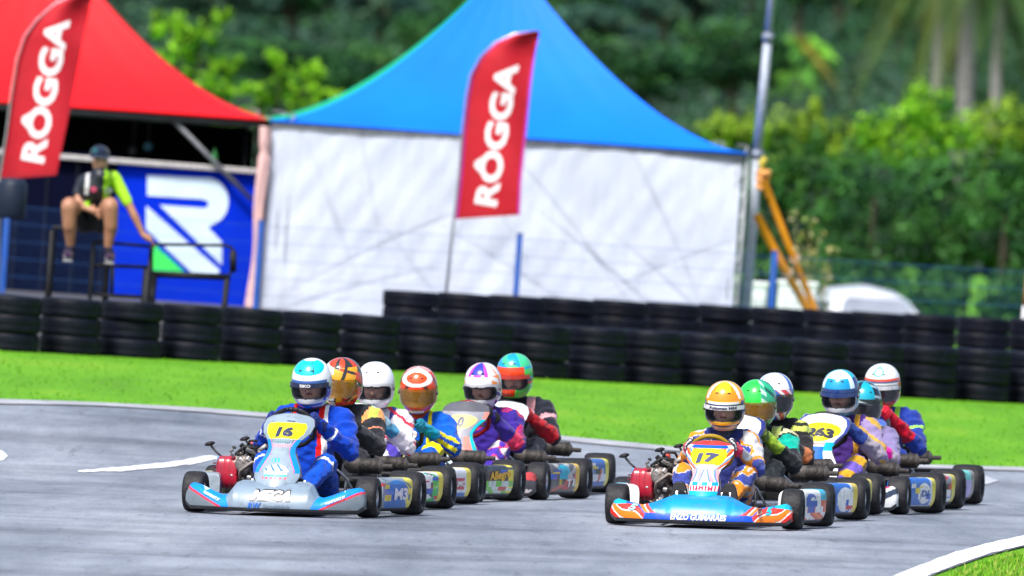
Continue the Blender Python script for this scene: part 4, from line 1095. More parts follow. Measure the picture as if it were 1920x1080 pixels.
def panel(parent, colfn, number, plate, zt=.665, zb=.172, yt=-.37, ybm=-.865, prof=PANEL_W, extra=(), numw=.10, kx=1., numcol=(.02, .03, .08), platec=(.86, .74, .0)):
    mb = MB()
    def fn(u, v, off=0.):
        hw = tab(prof, v) * kx; s = (u * 2 - 1); x = s * hw + .005
        z = zb + (zt - zb) * v; y = ybm + (yt - ybm) * (v ** 1.15)
        y += .075 * s * s * (hw / .15) + off - .02 * math.sin(math.pi * v)
        if v > .45: y -= .018 * math.exp(-((v - .8) / .18) ** 2) * (1 - s * s)
        return Vector((x, y, z))
    def cf(u, v, p):
        s = u * 2 - 1
        (pv0, pv1, pw, kind) = plate
        if pv0 < v < pv1:
            m_ = (v - (pv0 + pv1) / 2) / ((pv1 - pv0) / 2); 
            if kind == 'oval': ok = (s / pw) ** 2 + m_ ** 2 < 1
            else: ok = abs(s) < pw * (1 - .12 * m_ * m_ - .0 * m_) and abs(m_ - .25 * (1 - s * s) + .12) < .88
            if ok: return platec
        return colfn(s, v)
    mb.grid(fn, 76, 120, cf)
    bv = bvh_of(mb)
    mb.grid(lambda u, v: fn(1 - u, v, .012), 20, 40, (.03, .03, .03))
    ey = Vector((0, (yt - ybm), (zt - zb))).normalized(); ex = Vector((1, 0, 0))
    def cv(s, v): return fn((s + 1) / 2, v)
    pv = (plate[0] + plate[1]) / 2
    if number: decal(mb, number, cv(0, pv) , ex, ey, .112, numcol, bv, .06, .12, wid=numw)
    for (txt, s, v, size, col, wid, slope) in extra:
        decal(mb, txt, cv(s, v), (1, 0, slope), ey, size, col, bv, .04, .1, wid=wid)
    # dark edge
    edge_ = [fn(0, v / 60) for v in range(61)] + [fn(1, 1 - v / 60) for v in range(61)]
    mb.tube([p + Vector((0, .006, 0)) for p in edge_], .0045, (.03, .03, .035), 6, closed=True)
    return mb.build("front_panel", M_PAINT, parent)
def pod(parent, side, colfn, texts, label=None):
    rs = random.Random(parent.name + str(side)); seed = rs.uniform(0, 50)
    stick = [(rs.uniform(-.85, .5), rs.uniform(-.6, .75), rs.uniform(.08, .26), rs.uniform(.08, .16), rs.choice([(.75, .75, .75), (.02, .02, .03), (.6, .02, .03), (.8, .6, .02), (.0, .1, .5), (.75, .75, .75)])) for _ in range(5)]
    mb = MB(); L0, L1 = -.32, .24
    def fn(u, v):
        # u round the section, v along the length; end faces closed by shrinking
        a = 2 * math.pi * u; e = .38
        cx, cz = (abs(math.cos(a)) ** e) * (1 if math.cos(a) > 0 else -1), (abs(math.sin(a)) ** e) * (1 if math.sin(a) > 0 else -1)
        t = v; k = 1.
        if t < .12: y = L0; k = (t / .12) ** .9
        elif t < .2: y = L0 + .035 * ((t - .12) / .08) ** 1.5; k = 1 + .03 * math.sin((t - .12) / .08 * 1.57)
        elif t > .9: y = L1; k = 1 - (t - .9) / .1
        else: y = L0 + .035 + (L1 - L0 - .035) * (t - .2) / .7; k = 1.03
        wd = .084 * k; hh = (.101 + .006 * (1 if t > .2 else 0)) * k
        return Vector((side * (.545 + .085 * sstep(.05, .9, t)) + cx * wd * (1 - .22 * sstep(.2, 1., -cz)), y + .03 * (cz * k * .5 + .0) + .035 * k * k * (1 if t < .2 else 1) * (cx * side) * .6, .145 + cz * hh))
    def cf(u, v, p):
        ox = (p.x - side * .572) * side / .085; oz = (p.z - .145) / .11
        ox = -1 + 2 * (p.y - L0) / (L1 - L0)
        c = colfn(ox, oz, v)
        for (sx_, sz_, w_, h_, sc_) in stick:
            if abs(ox - sx_ - .15 * (oz - sz_)) < w_ and abs(oz - sz_) < h_: c = sc_
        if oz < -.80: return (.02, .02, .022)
        q = mnoise.noise(Vector((p.x * 22, p.y * 16 + seed, p.z * 60))) + .5 * mnoise.noise(Vector((p.y * 70, seed, p.z * 90)))
        if q > .62: return tuple(k * .35 + .02 for k in c)
        return c
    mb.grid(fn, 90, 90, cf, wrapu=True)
    bv = bvh_of(mb)
    for (txt, dx, z, size, col, wid, slope) in texts:
        decal(mb, txt, (side * .75, dx, z), (0, side, slope * .3), (0, -slope * .3 * side, 1), size, col, bv, .045, .1, wid=wid)
    o = mb.build("side_pod", M_PAINT, parent)
    if label: o["label"] = label
    return o
def chassis(parent):
    def b(p):
        mb = MB(); c = (.16, .16, .17)
        for s in (-1, 1):
            mb.tube([(s * .18, -.72, .055), (s * .30, -.50, .055), (s * .33, -.2, .055), (s * .34, .3, .055), (s * .31, .60, .055), (s * .26, .66, .07)], .015, c)
            mb.tube([(s * .30, -.5, .06), (s * .44, -.53, .12)], .017, c); mb.tube([(s * .34, -.25, .07), (s * .56, -.22, .09), (s * .56, .26, .09), (s * .34, .3, .07)], .01, CHR)
            mb.tube([(s * .30, .6, .06), (s * .30, .74, .16)], .012, c)
        for y in (-.72, -.3, .1, .55): mb.tube([(-.3 if y > -.5 else -.18, y, .05), (.3 if y > -.5 else .18, y, .05)], .014, c)
        mb.tube([(-.20, -.76, .10), (.20, -.76, .10), ], .010, CHR); mb.tube([(-.32, -.80, .12), (-.1, -.84, .17), (.1, -.84, .17), (.32, -.80, .12)], .010, CHR)
        # tie rods, pedals hoops
        mb.tube([(0, -.5, .10), (.44, -.50, .12)], .008, CHR); mb.tube([(0, -.5, .10), (-.44, -.50, .12)], .008, CHR)
        # steering support hoops seen beside the panel
        for s in (-1, 1): mb.tube([(s * .11, -.33, .06), (s * .06, -.25, .3), (0, -.2, .45)], .008, CHR)
        return mb.build("frame", M_MET, p)
    common('frame', parent, b)
    def b(p):
        mb = MB(); mb.box((0, -.42, .035), (.52, .62, .006), (.10, .10, .11)); return mb.build("floor_tray", M_MET, p)
    common('tray', parent, b)
    def b(p):
        mb = MB(); mb.tube([(-.6, .53, .14), (.6, .53, .14)], .022, CHR, 12); mb.lathe([(0, -.004), (.09, -.004), (.095, 0), (.09, .004), (0, .004)], (.5, .45, .4), 28, Matrix.Translation((.22, .53, .14)) @ Matrix.Rotation(R(90), 4, 'Y'))
        mb.lathe([(0, -.004), (.085, -.004), (.085, .004), (0, .004)], (.5, .4, .15), 28, Matrix.Translation((-.26, .53, .14)) @ Matrix.Rotation(R(90), 4, 'Y'))
        return mb.build("rear_axle", M_MET, p)
    common('axle', parent, b)
    def b(p):
        mb = MB()
        def fn(u, v):
            a = (u - .5) * math.pi * 1.05; w_ = .19 + .02 * v; z = .05 + .36 * v ** 1.3
            x = w_ * math.sin(a); y = .22 + .17 * v + .10 * math.cos(a) * (1 if v > .0 else 1)
            if abs(u - .5) > .38: z -= .1 * v * (abs(u - .5) - .38) / .12
            return Vector((x, y, z))
        mb.grid(fn, 24, 12, BLK); mb.grid(lambda u, v: fn(1 - u, v) * 1. + Vector((0, .008, 0)), 24, 12, (.02, .02, .02))
        mb.grid(lambda u, v: Vector(((u - .5) * .36, .0 + .26 * v, .045 + .004)), 6, 6, BLK)
        return mb.build("seat", M_PLAS, p)
    common('seat', parent, b)
    def b(p):
        mb = MB(); mb.box((0, .80, .17), (1.18, .07, .14), BLK, bev=.03); mb.box((0, .76, .17), (.5, .05, .10), (.03, .03, .03), bev=.02)
        return mb.build("rear_bumper", M_PLAS, p)
    common('rbump', parent, b)
    def b(p):
        mb = MB()
        mb.box((0, -.40, .13), (.17, .20, .17), (.55, .56, .52), bev=.03); mb.tube([(0.02, -.40, .2), (.02, -.40, .235)], .025, (.6, .02, .02), 12)
        return mb.build("fuel_tank", M_PLAS, p)
    common('tank', parent, b)
    for s in (-1, 1):
        def b(p, s=s):
            mb = MB(); mb.tube([(s * .14, -.60, .06), (s * .15, -.66, .15), (s * .15, -.65, .21)], .008, CHR); mb.box((s * .15, -.655, .21), (.07, .012, .05), (.3, .3, .3), rot=(R(-20), 0, 0), bev=.004)
            return mb.build("pedal", M_MET, p)
        common('pedal%d' % s, parent, b)
def engine(parent, knob=BLK):
    def b(p):
        mb = MB(); g = (.16, .15, .14); d = (.05, .05, .055)
        mb.box((-.32, .12, .17), (.17, .22, .17), g, bev=.025)                     # crankcase
        mb.lathe([(.0, 0), (.062, 0), (.062, .01)] + [(r_, z_) for k in range(7) for r_, z_ in ((.052, .012 + k * .018), (.078, .016 + k * .018), (.078, .022 + k * .018), (.052, .026 + k * .018))] + [(.06, .145), (.04, .165), (0, .165)], (.10, .10, .10), 24, Matrix.Translation((-.33, .10, .235)) @ Matrix.Rotation(R(-14), 4, 'X'))
        mb.lathe([(0, 0), (.02, 0), (.022, .05), (.015, .07), (0, .07)], (.5, .06, .04), 10, Matrix.Translation((-.33, .06, .395)))
        mb.box((-.33, .08, .395), (.10, .09, .03), (.16, .15, .15), bev=.01)
        mb.lathe([(0, -.05), (.05, -.05), (.056, -.03), (.056, .03), (.05, .05), (0, .05)], (.42, .40, .36), 20, Matrix.Translation((-.255, .02, .16)) @ Matrix.Rotation(R(90), 4, 'X'))
        mb.lathe([(0, -.05), (.07, -.05), (.075, -.04), (.075, .04), (0, .045)], d, 24, Matrix.Translation((-.22, .13, .15)) @ Matrix.Rotation(R(90), 4, 'Y'))
        for k in range(5):
            a = k * 1.25; mb.lathe([(0, 0), (.012, 0), (.012, .012), (0, .014)], CHR, 8, Matrix.Translation((-.32 + .07 * math.cos(a), .0, .18 + .055 * math.sin(a))) @ Matrix.Rotation(R(90), 4, 'X'))
        return mb.build("engine_block", M_DULL, p)
    common('eng', parent, b)
    def b(p):
        mb = MB(); random.seed(5)
        pts = [(-.40, .03, .30), (-.42, -.03, .38), (-.36, -.06, .43), (-.28, -.02, .42), (-.24, .04, .36)]; mb.tube(pts, .014, (.02, .02, .022), 8)
        mb.tube([(-.22, .02, .22), (-.20, -.05, .30), (-.26, -.07, .37), (-.34, -.05, .40), (-.41, .02, .37)], .011, (.03, .03, .03), 8)
        mb.tube([(-.40, -.02, .2), (-.38, -.09, .27), (-.30, -.09, .33), (-.22, -.06, .30)], .010, (.25, .22, .2), 8)
        mb.tube([(-.27, -.04, .40), (-.22, -.06, .44), (-.17, -.02, .42), (-.16, .04, .33)], .016, (.4, .38, .35), 8)
        mb.tube([(-.36, .0, .42), (-.33, -.05, .47), (-.27, -.02, .47), (-.25, .05, .42)], .009, (.02, .02, .02), 8)
        mb.tube([(-.42, .05, .24), (-.44, -.02, .31), (-.38, -.05, .35)], .008, (.5, .42, .28), 6)
        for k in range(46):
            a = random.uniform(-.45, -.2); z = random.uniform(.12, .44); mb.box((a, random.uniform(-.07, .0), z), (random.uniform(.012, .04), .02, random.uniform(.01, .03)), random.choice([CHR, (.2, .2, .2), (.35, .3, .26), (.04, .04, .04), (.02, .02, .02)]), rot=(random.random(), random.random(), random.random()), bev=.004)
        return mb.build("hose_loom", M_DULL, p)
    common('hoses', parent, b)
    def b(p):
        mb = MB()
        mb.lathe([(0, -.055), (.05, -.055), (.062, -.045), (.062, .045), (.05, .055), (0, .055)], (.12, .11, .11), 20, Matrix.Translation((-.36, -.02, .30)) @ Matrix.Rotation(R(70), 4, 'X'))
        mb.box((-.40, -.01, .35), (.05, .06, .05), (.45, .43, .40), bev=.01)
        return mb.build("carburettor", M_DULL, p)
    common('carb', parent, b)
    def b(p):
        mb = MB(); red = (.40, .008, .03)
        def fn(u, v):
            a = 2 * math.pi * u; e = .62
            cx, cz = (abs(math.cos(a)) ** e) * math.copysign(1, math.cos(a)), (abs(math.sin(a)) ** e) * math.copysign(1, math.sin(a))
            k = min(1, v / .18) ** .5 if v < .18 else (min(1, (1 - v) / .12) ** .5 if v > .88 else 1)
            if .42 < v < .47 or .62 < v < .66: k *= .965
            return Vector((-.575 + .18 * v, .05 + cx * .085 * k, .255 + cz * .108 * k))
        mb.grid(fn, 36, 40, lambda u, v, p: red if v > .36 else (.30, .006, .03), wrapu=True)
        for k in range(5): mb.box((-.578, .05, .20 + k * .028), (.012, .12, .008), (.15, .0, .01))
        return mb.build("engine_cover", M_PAINT, p)
    common('cover', parent, b)
    def b(p):
        mb = MB(); mb.tube([(-.53, .04, .35), (-.575, .03, .39), (-.605, .02, .425)], .008, (.08, .08, .08), 8)
        mb.lathe([(0, 0), (.012, 0), (.036, .01), (.036, .018), (.02, .028), (0, .03)], BLK, 16, Matrix.Translation((-.61, .02, .425)) @ Matrix.Rotation(R(-15), 4, 'Y'))
        mb.box((-.54, .03, .345), (.04, .04, .03), (.1, .3, .5), bev=.006)
        return mb.build("filler_stalk", M_PLAS, p)
    common('stalk', parent, b)
def exhaust(parent):
    def b(p):
        mb = MB(); M = Matrix.Translation((.15, .66, .30)) @ Matrix.Rotation(R(90), 4, 'Y')
        br = (.105, .092, .085)
        mb.lathe([(0, 0), (.022, 0), (.03, .015), (.050, .03), (.052, .06), (.0515, .11), (.054, .113), (.054, .125), (.0515, .128), (.0515, .20), (.054, .203), (.054, .215), (.0515, .218), (.052, .245), (.03, .262), (.017, .268), (.016, .33), (.012, .33), (.012, .27), (0, .27)], br, 26, M, cols=[tuple(c * (.35 if i in (6, 7, 8, 10, 11, 12) else 1) for c in br) for i in range(20)])
        mb.tube([(.12, .66, .30), (.0, .68, .28), (-.15, .62, .24), (-.24, .35, .2), (-.26, .16, .2)], [.022, .025, .035, .030, .02], (.22, .19, .17), 12)
        return mb.build("silencer", M_DULL, p)
    o = common('silencer', parent, b); rj = random.Random(parent.name); o.location = (rj.uniform(-.07, .0), rj.uniform(-.02, .02), rj.uniform(-.02, .02)); o.rotation_euler = (0, rj.uniform(-.05, .06), rj.uniform(-.12, .05))
    def b(p):
        mb = MB(); c = (.5, .5, .5)
        mb.tube([(.12, .24, .36), (.24, .36, .24), (.33, .44, .07)], .009, c); return mb.build("seat_stay", M_MET, p)
    common('stay', parent, b)
    def b(p):
        mb = MB(); mb.tube([(-.14, .3, .36), (-.33, .45, .07)], .009, (.5, .5, .5)); return mb.build("seat_stay", M_MET, p)
    common('stay2', parent, b)

def bands(pal, seed, n=5, a=1.0, b=.8):
    """hard edged slanted graphics made of palette colours"""
    rr = random.Random(seed); offs = [rr.uniform(-.6, .6) for _ in range(8)]; ks = [rr.uniform(.6, 1.8) for _ in range(8)]
    def f(x, z):
        v = a * abs(x) * ks[0] + b * z * ks[1] + offs[0] + .25 * math.sin(3.1 * x * ks[2] + offs[1]) * 1.0
        w2 = -a * abs(x) * ks[3] + b * z * ks[4] + offs[2]
        i = int(math.floor(v * n * .5)); j = int(math.floor(w2 * 2))
        return pal[(i * 3 + j * 2 + (1 if (v * n * .5) % 1 < .18 else 0)) % len(pal)]
    return f

def place(px, py, D, hy=.20, yaw=0., hx=.03):
    """kart origin so that its driver's head falls on pixel column px"""
    p = at(px + 9, py, D); dx = hx * math.cos(yaw) - hy * math.sin(yaw); x = p.x - dx; y = D
    return x, y
def tilt_of(x, y):
    e = .35
    return math.atan2(gz(x + e, y) - gz(x - e, y), 2 * e), math.atan2(gz(x, y + e) - gz(x, y - e), 2 * e)
def rig(name, px, py, D, yaw, label, cat, group, scale=1.):
    rn = random.Random(int(px * 7)); yaw = -yaw + (rn.uniform(-1, 1) * R(1.3) if px not in (584, 1362) else 0)
    x, y = place(px, py, D, yaw=yaw)
    tx, ty = tilt_of(x, y)
    t = empty(name, (x, y, gz(x, y) + .012), label, cat, group, scale=scale)
    t.rotation_euler = (Matrix.Rotation(-tx, 3, 'Y') @ Matrix.Rotation(ty, 3, 'X') @ Matrix.Rotation(yaw, 3, 'Z')).to_euler()
    return t

# ------------------------------------------------------------------ drivers
def helmet(parent, c, paint, visor, stripcol, striptxt, stripfg, tiltx=.16, turn=0., k=1., txtcol=None, mark=None):
    Rm = Matrix.Rotation(turn, 3, 'Z') @ Matrix.Rotation(tiltx, 3, 'X')
    def P(az, z, off=0.):
        # az 0 = facing -Y ; z -1..1
        if z >= 0: rr = max(0, 1 - abs(z) ** 2.35) ** (1 / 2.15); Z = z * .158
        else: rr = max(0, 1 - abs(z) ** 2.9 * .42) ** .8; Z = z * .165
        f = math.cos(az); X = math.sin(az) * .133 * rr; Y = -math.cos(az) * (.152 if f < 0 else .148) * rr
        if z < -.35 and f > 0: Y -= .022 * f * f * sstep(.35, .75, -z) * (1 - .5 * sstep(.85, 1, -z))
        if z < -.5: X *= 1 - .16 * sstep(.5, 1, -z); 
        if z < -.5 and f < 0: Y *= 1 - .25 * sstep(.5, 1, -z)
        v = Vector((X, Y, Z)); v *= (1 + off / .14) * k
        return c + Rm @ v
    def port(az, z):
        az = (az + math.pi) % (2 * math.pi) - math.pi
        zz = (z + .27) / .27
        return abs(az) < 1.12 and abs(zz) < 1 and (abs(az) / 1.12) ** 6 + abs(zz) ** 4 < 1
    mb = MB(); NU, NV = 132, 92
    def az_of(u): return (u - .5) * 2 * math.pi
    def z_of(v): return -1 + 2 * v
    mb.grid(lambda u, v: P(az_of(u), z_of(v)), NU, NV, lambda u, v, p: paint(az_of(u), z_of(v)), wrapu=True, skip=lambda u, v, p: port(az_of(u), z_of(v)))
    # inner lining and rim of the eye port
    mb.grid(lambda u, v: P(az_of(1 - u), z_of(v), -.014), 48, 32, (.015, .015, .018), wrapu=True, mi=1, skip=lambda u, v, p: port(az_of(1 - u), z_of(v)))
    rim = [P(1.12 * math.copysign(abs(math.cos(a)) ** (1 / 3), math.cos(a)), -.27 + .27 * math.copysign(abs(math.sin(a)) ** .5, math.sin(a)), -.002) for a in [i / 60 * 2 * math.pi for i in range(60)]]
    mb.tube(rim, .006, (.015, .015, .018), 6, mi=1, closed=True)
    mb.tube([P(a / 40 * 2 * math.pi, -.98, -.003) for a in range(40)], .008, (.02, .02, .02), 6, mi=1, closed=True)
    # vents on the crown and chin
    for a_, z_ in ((-.35, .62), (.35, .62), (-.12, -.74), (.12, -.74)):
        q = P(a_, z_, .002); mb.ell(q, (.012, .005, .004), (.05, .05, .06), 8, 6, mi=1)
    if mark:
        for (a0, a1, z0, z1, colr) in mark: mb.grid(lambda u, v: P(a0 + (a1 - a0) * u, z0 + (z1 - z0) * v, .002), 10, 6, colr)
    h = mb.build("helmet", [M_HELM, M_PLAS], parent)
    mb = MB()
    def vz(v): return -.60 + .74 * v
    mb.grid(lambda u, v: P((u - .5) * 2 * 1.42, vz(v) * (1 - .25 * (abs(u - .5) * 2) ** 4) - .06 * (abs(u - .5) * 2) ** 4, .004 + .004 * (1 - (abs(u - .5) * 2) ** 2)), 50, 14, (.02, .02, .02))
    # tinted strip on the visor's upper edge with writing
    if stripcol:
        def sp(u, v): return P((u - .5) * 2 * 1.25, -.07 + .17 * v - .03 * (abs(u - .5) * 2) ** 4, .0095)
        mb.grid(sp, 40, 4, stripcol, mi=1)
        if striptxt:
            tgt = MB(); tgt.grid(sp, 40, 4, (0, 0, 0)); bv = bvh_of(tgt); cc_ = sp(.5, .5)
            decal(mb, striptxt, cc_, Rm @ Vector((1, 0, 0)), Rm @ Vector((0, 0, 1)), .026, stripfg, bv, .05, wid=.030 * len(striptxt) * .62, off=.002, mi=1)
    for s in (-1, 1): mb.ell(P(s * 1.40, -.12, .006), (.006, .018, .018), (.10, .10, .11), 10, 8, mi=1)
    mb.build("visor", [visor, M_PAINT], h)
    return h
def driver(px, py, D, yaw, label, suit, glove, helm, hz=.80, sc=1., steer=0., szc=.53, leg=None, elbow=0., parentkart=None, hair=None):
    t = rig("person", px, py, D, yaw, label, "person", "kart drivers", 1.)
    x0 = .03
    dz = hz - .80
    rn = random.Random(int(px * 3)); lead = px in (584, 1362)
    hc = Vector((x0 + (0 if lead else rn.uniform(-.02, .02)), .18, hz)); steer = steer if lead else rn.uniform(-.22, .22); elbow = rn.uniform(-.03, .03)
    sh = .188 * sc
    rr_ = .137 if px == 1362 else .146; ctr = Vector((-.008, -.19, szc)); u = Vector((1, 0, 0)); w_ = Vector((0, -.5, .866)); nrm = u.cross(w_)      # points forward/down
    if nrm.y > 0: nrm = -nrm
    back = -nrm
    H = {}
    for s in (-1, 1):
        a = s * R(66) + steer; d = u * math.sin(a) + w_ * math.cos(a); H[s] = (ctr + d * rr_, d, (u * math.cos(a) - w_ * math.sin(a)) * 1.)
    parts = [('e', (x0, .24, .17), (.19, .17, .14), 'hips'), ('c', (x0, .26, .22), .15, (x0, .28, .46 + dz), .155, 'torso'), ('e', (x0, .28, .47 + dz), (.20, .135, .15), 'torso'),
             ('c', (x0 - sh * .72, .27, .575 + dz), .072, (x0 + sh * .72, .27, .575 + dz), .072, 'torso'), ('c', (x0, .25, .60 + dz), .062, (x0, .21, .70 + dz), .055, 'neck'),
             ('e', tuple(hc + Vector((0, -.005, -.025))), (.077, .098, .112), 'face'), ('c', tuple(hc + Vector((0, -.10, -.045))), .013, tuple(hc + Vector((0, -.107, -.062))), .015, 'face')]
    for s in (-1, 1):
        shp = Vector((x0 + s * sh, .26, .55 + dz)); wr = H[s][0] + back * .06 + H[s][1] * .005 + Vector((s * .01, .0, -.03))
        el = Vector((x0 + s * (.283 + elbow * (s > 0)) * sc, .085, .375 + dz * .6))
        parts += [('c', tuple(shp), .084, tuple(el), .066, 'uarm%+d' % s), ('c', tuple(el), .066, tuple(wr), .042, 'farm%+d' % s), ('c', tuple(wr), .032, tuple(wr + (H[s][0] - wr) * .5), .028, 'farm%+d' % s)]
        hip = (x0 + s * .10, .20, .17); kn = (x0 * .5 + s * .205, -.20, .335); an = (s * .135, -.54, .155)
        parts += [('c', hip, .10, kn, .078, 'thigh%+d' % s), ('c', kn, .076, an, .052, 'shin%+d' % s), ('c', an, .042, (s * .14, -.60, .12), .04, 'boot'), ('c', (s * .14, -.58, .11), .04, (s * .145, -.655, .22), .032, 'boot')]
    def col(z, tt_, p):
        if z == 'face':
            d = p - np.array(hc)
            if d[1] < -.03 and abs(abs(d[0]) - .031) < .013 and abs(d[2] + .022) < .008: return (.03, .02, .02)
            if d[1] < -.03 and abs(abs(d[0]) - .031) < .017 and abs(d[2] + .002) < .005: return (.08, .05, .03)
            if d[1] < -.03 and abs(d[0]) < .022 and abs(d[2] + .085) < .006: return (.3, .1, .08)
            return (.62, .33, .25)
        if z == 'neck': return suit('neck', 0, tt_, p, t)
        if z == 'boot': return suit('boot', 0, tt_, p, t)
        if z in ('torso', 'hips'): return suit('torso', p[0] - x0, (p[2] - .15) / .45, p, t)
        return suit(z[:-2], 1 if z.endswith('+1') else -1, tt_, p, t)
    body = grow(parts, .0125, col, "body", t, M_CLOTH, 3, wrinkle=.012)
    # gloves: palm, four fingers closed round the rim, thumb
    for s in (-1, 1):
        c, d, tg = H[s]; wr = c + back * .06 + d * .005 + Vector((s * .01, 0, -.03)); el = Vector((x0 + s * .283 * sc, .085, .375 + dz * .6))
        gp = [('e', tuple(c + back * .030 + d * .008), (.036, .032, .044), 'palm'), ('c', tuple(c + back * .03), .030, tuple(wr), .034, 'palm'), ('c', tuple(wr), .036, tuple(wr + (el - wr).normalized() * .075), .043, 'cuff')]
        for k, (o_, L, cu) in enumerate(((-.034, .9, .0), (-.012, 1.05, .004), (.010, 1.0, .001), (.031, .82, -.003))):
            o1 = c + tg * o_ * (1 if s > 0 else 1)
            q = [o1 + back * .030 + d * .026, o1 + back * .004 + d * (.036 * L), o1 - back * .024 + d * (.022 * L + cu), o1 - back * .026 - d * (.010 * L)]
            for i in range(3): gp.append(('c', tuple(q[i]), .0118 - .0010 * i, tuple(q[i + 1]), .0108 - .0010 * i, 'finger'))
        th = [wr * .4 + c * .6 - w_ * .0 - tg * s * .0 - d * .020 + back * .018, c - d * .034 + back * .006 + Vector((0, 0, .014)), c - d * .022 - back * .016 + Vector((0, 0, .03))]
        for i in range(2): gp.append(('c', tuple(th[i]), .0140 - .002 * i, tuple(th[i + 1]), .0120 - .002 * i, 'thumb'))
        grow(gp, .0058, lambda z, t_, p: glove(z, t_, p), "glove", t, M_GLOVE, 2)
    helmet(t, hc, **helm)
    return t
# ================================================================== the twelve karts and drivers
WHT = (.80, .80, .80); YEL = (.88, .74, .0); GREY = (.19, .255, .33); LBLUE = (.0, .235, .78); RED = (.70, .01, .01); NAVY = (.005, .012, .10); ORG = (.85, .20, .005); CYAN = (.0, .46, .68); BLUE = (.0, .06, .55); GRN = (.02, .55, .06)
PINK = (.75, .10, .25); TEAL = (.0, .40, .30); PURP = (.09, .02, .34); GOLD = (.55, .36, .01); BLACK = (.010, .011, .015); MAG = (.62, .0, .30); LIME = (.32, .68, .02)
GK = "racing karts coming down the track"

def kart(px, D, yaw, label, nosefn, nosetxt, prof, pan, podfn, podtxt, wheelcol, wheeltxt=None, szc=.53, hy=.2):
    t = rig("go_kart", px, 740, D, yaw, label, "go kart", GK)
    nose(t, nosefn, nosetxt, prof)
    panel(t, **pan)
    for s in (-1, 1): pod(t, s, podfn, podtxt)
    for s in (-1, 1):
        wheel(t, s * .582, -.53, .134, .140, s, 'fw'); wheel(t, s * .627, .53, .145, .218, s, 'rw')
    steering(t, szc, wheelcol, wheeltxt, .137 if px == 1362 else .146)
    chassis(t); engine(t); exhaust(t)
    return t
def plainsuit(main, arms=None, arm2=None, legs=None, side=None, boot=BLACK, neck=BLACK, extra=None, stripe=None):
    arms = arms or main; arm2 = arm2 or arms; legs = legs or main; side = side or main
    def f(z, s, t_, p, root):
        if extra:
            r = extra(z, s, t_, p)
            if r: return r
        if z == 'neck': return neck
        if z == 'boot': return boot
        if z == 'torso':
            if stripe and abs(abs(s) - .115) < .016: return stripe
            return main if abs(s) < .15 else side
        if z == 'uarm': return arms if t_ < .55 else arm2
        if z == 'farm': return arm2
        return legs
    return f
def gl(main, back=None, cuff=None):
    return lambda z, t_, p: (cuff or main) if z == 'cuff' else ((back or main) if z == 'palm' else main)
PI = math.pi
def vis(v, sc=None, st=None, sf=WHT, **k): return dict(visor=v, stripcol=sc, striptxt=st, stripfg=sf, **k)
def az_n(a): return (a + PI) % (2 * PI) - PI

# ---- A : number 16, grey and blue kart, blue driver
def noseA(x, z, s):
    inner = .44 + .13 * z
    if s < inner: return GREY
    line = (s - .50) / .50 * .82
    if abs(z - line) < .045: return (.75, .03, .06)
    if z > line: return LBLUE if not (s > .66 and s < .80 and .80 < z + .1 * math.sin(40 * x) and z < 1.1) else (.55, .72, .85)
    return (.15, .185, .22)
def panA(s, v):
    e = abs(s)
    if .22 < v < .66:
        q = e - (.62 + 0.5 * abs(v - .5))
        if q > .04: return LBLUE
        if q > 0: return (.78, .12, .25)
    if .17 < v < .24 and e < .5 and (s * 40 + v * 200) % 3 > .5: return (.05, .55, .38) if v < .20 else WHT
    if v < .17 and .13 < v and e < .6 and math.sin(s * 30) > .2: return (.7, .12, .18)
    if .24 <= v < .33 and (s * s) / .30 + ((v - .24) / .09) ** 2 < 1: return WHT if math.sin(s * 18 + v * 50) > -.5 else (.02, .18, .5)
    if .36 < v < .42 and abs(s + .1) < .25 and math.sin(s * 33) > -.2: return (.0, .42, .55)
    if .56 < v < .60 and abs(s) < .6 and math.sin(s * 40 + 200 * v) > .1: return (.75, .25, .30)
    if .62 < v < .655 and abs(s) < .7 and math.sin(s * 45) > .3: return (.12, .14, .2)
    return (.25, .32, .39)
def podA(x, z, v):
    if x > .62 + .1 * math.sin(z * 6): return YEL if math.sin(z * 9 + x * 8) > -.75 else (.05, .15, .25)
    if x * x * 1.3 + (z + .1) ** 2 < .95: return (.0, .16, .58)
    return (.24, .29, .34)
kart(584, 106.0, R(11), "front grey and blue kart with yellow number 16 plate and MEGA on the nose", noseA,
     [("MEGA", .006, .135, .085, (.03, .03, .04), .272, 0, .35, .13), ("MEGA", .005, .136, .078, (.85, .85, .85), .262, 0, .35, .055), ("RW", -.095, .066, .055, (.01, .10, .42), .095, .05, .3, .04), ("Contabilidade", .055, .062, .034, (.05, .08, .13), .18, .0, .1, .01),
      ("TONYKART.IT", -.40, .118, .022, (.75, .8, .85), .13, -.42, .2, .04), ("TONYKART.IT", .43, .115, .022, (.75, .8, .85), .13, .42, .2, .04)],
     NOSE_A, dict(colfn=panA, number="16", plate=(.645, .885, .80, 'band'), zt=.665, prof=PANEL_W, numw=.115, extra=[("TEAM", .15, .90, .02, (.1, .1, .2), .055, 0.), ("racing", .0, .63, .018, (.1, .3, .3), .09, 0)]),
     podA, [("M3", .02, .150, .10, WHT, .24, 0)], (.02, .02, .024), "MEGA", szc=.565)
def exA(z, s, t_, p):
    if z == 'torso' and p[2] > .18:
        if .055 < p[0] - .03 < .085: return RED
        if .085 <= p[0] - .03 < .115: return WHT
        if -.12 < p[0] - .03 < -.10: return RED
    if z == 'shin' and t_ < .12: return WHT
    if z == 'thigh' and p[1] < .0 and abs(abs(p[0]) - .13) < .012: return RED
    if z == 'farm' and .55 < t_ < .6: return WHT
    if z == 'uarm' and .78 < t_ < .82: return (.02, .03, .2)
    return None
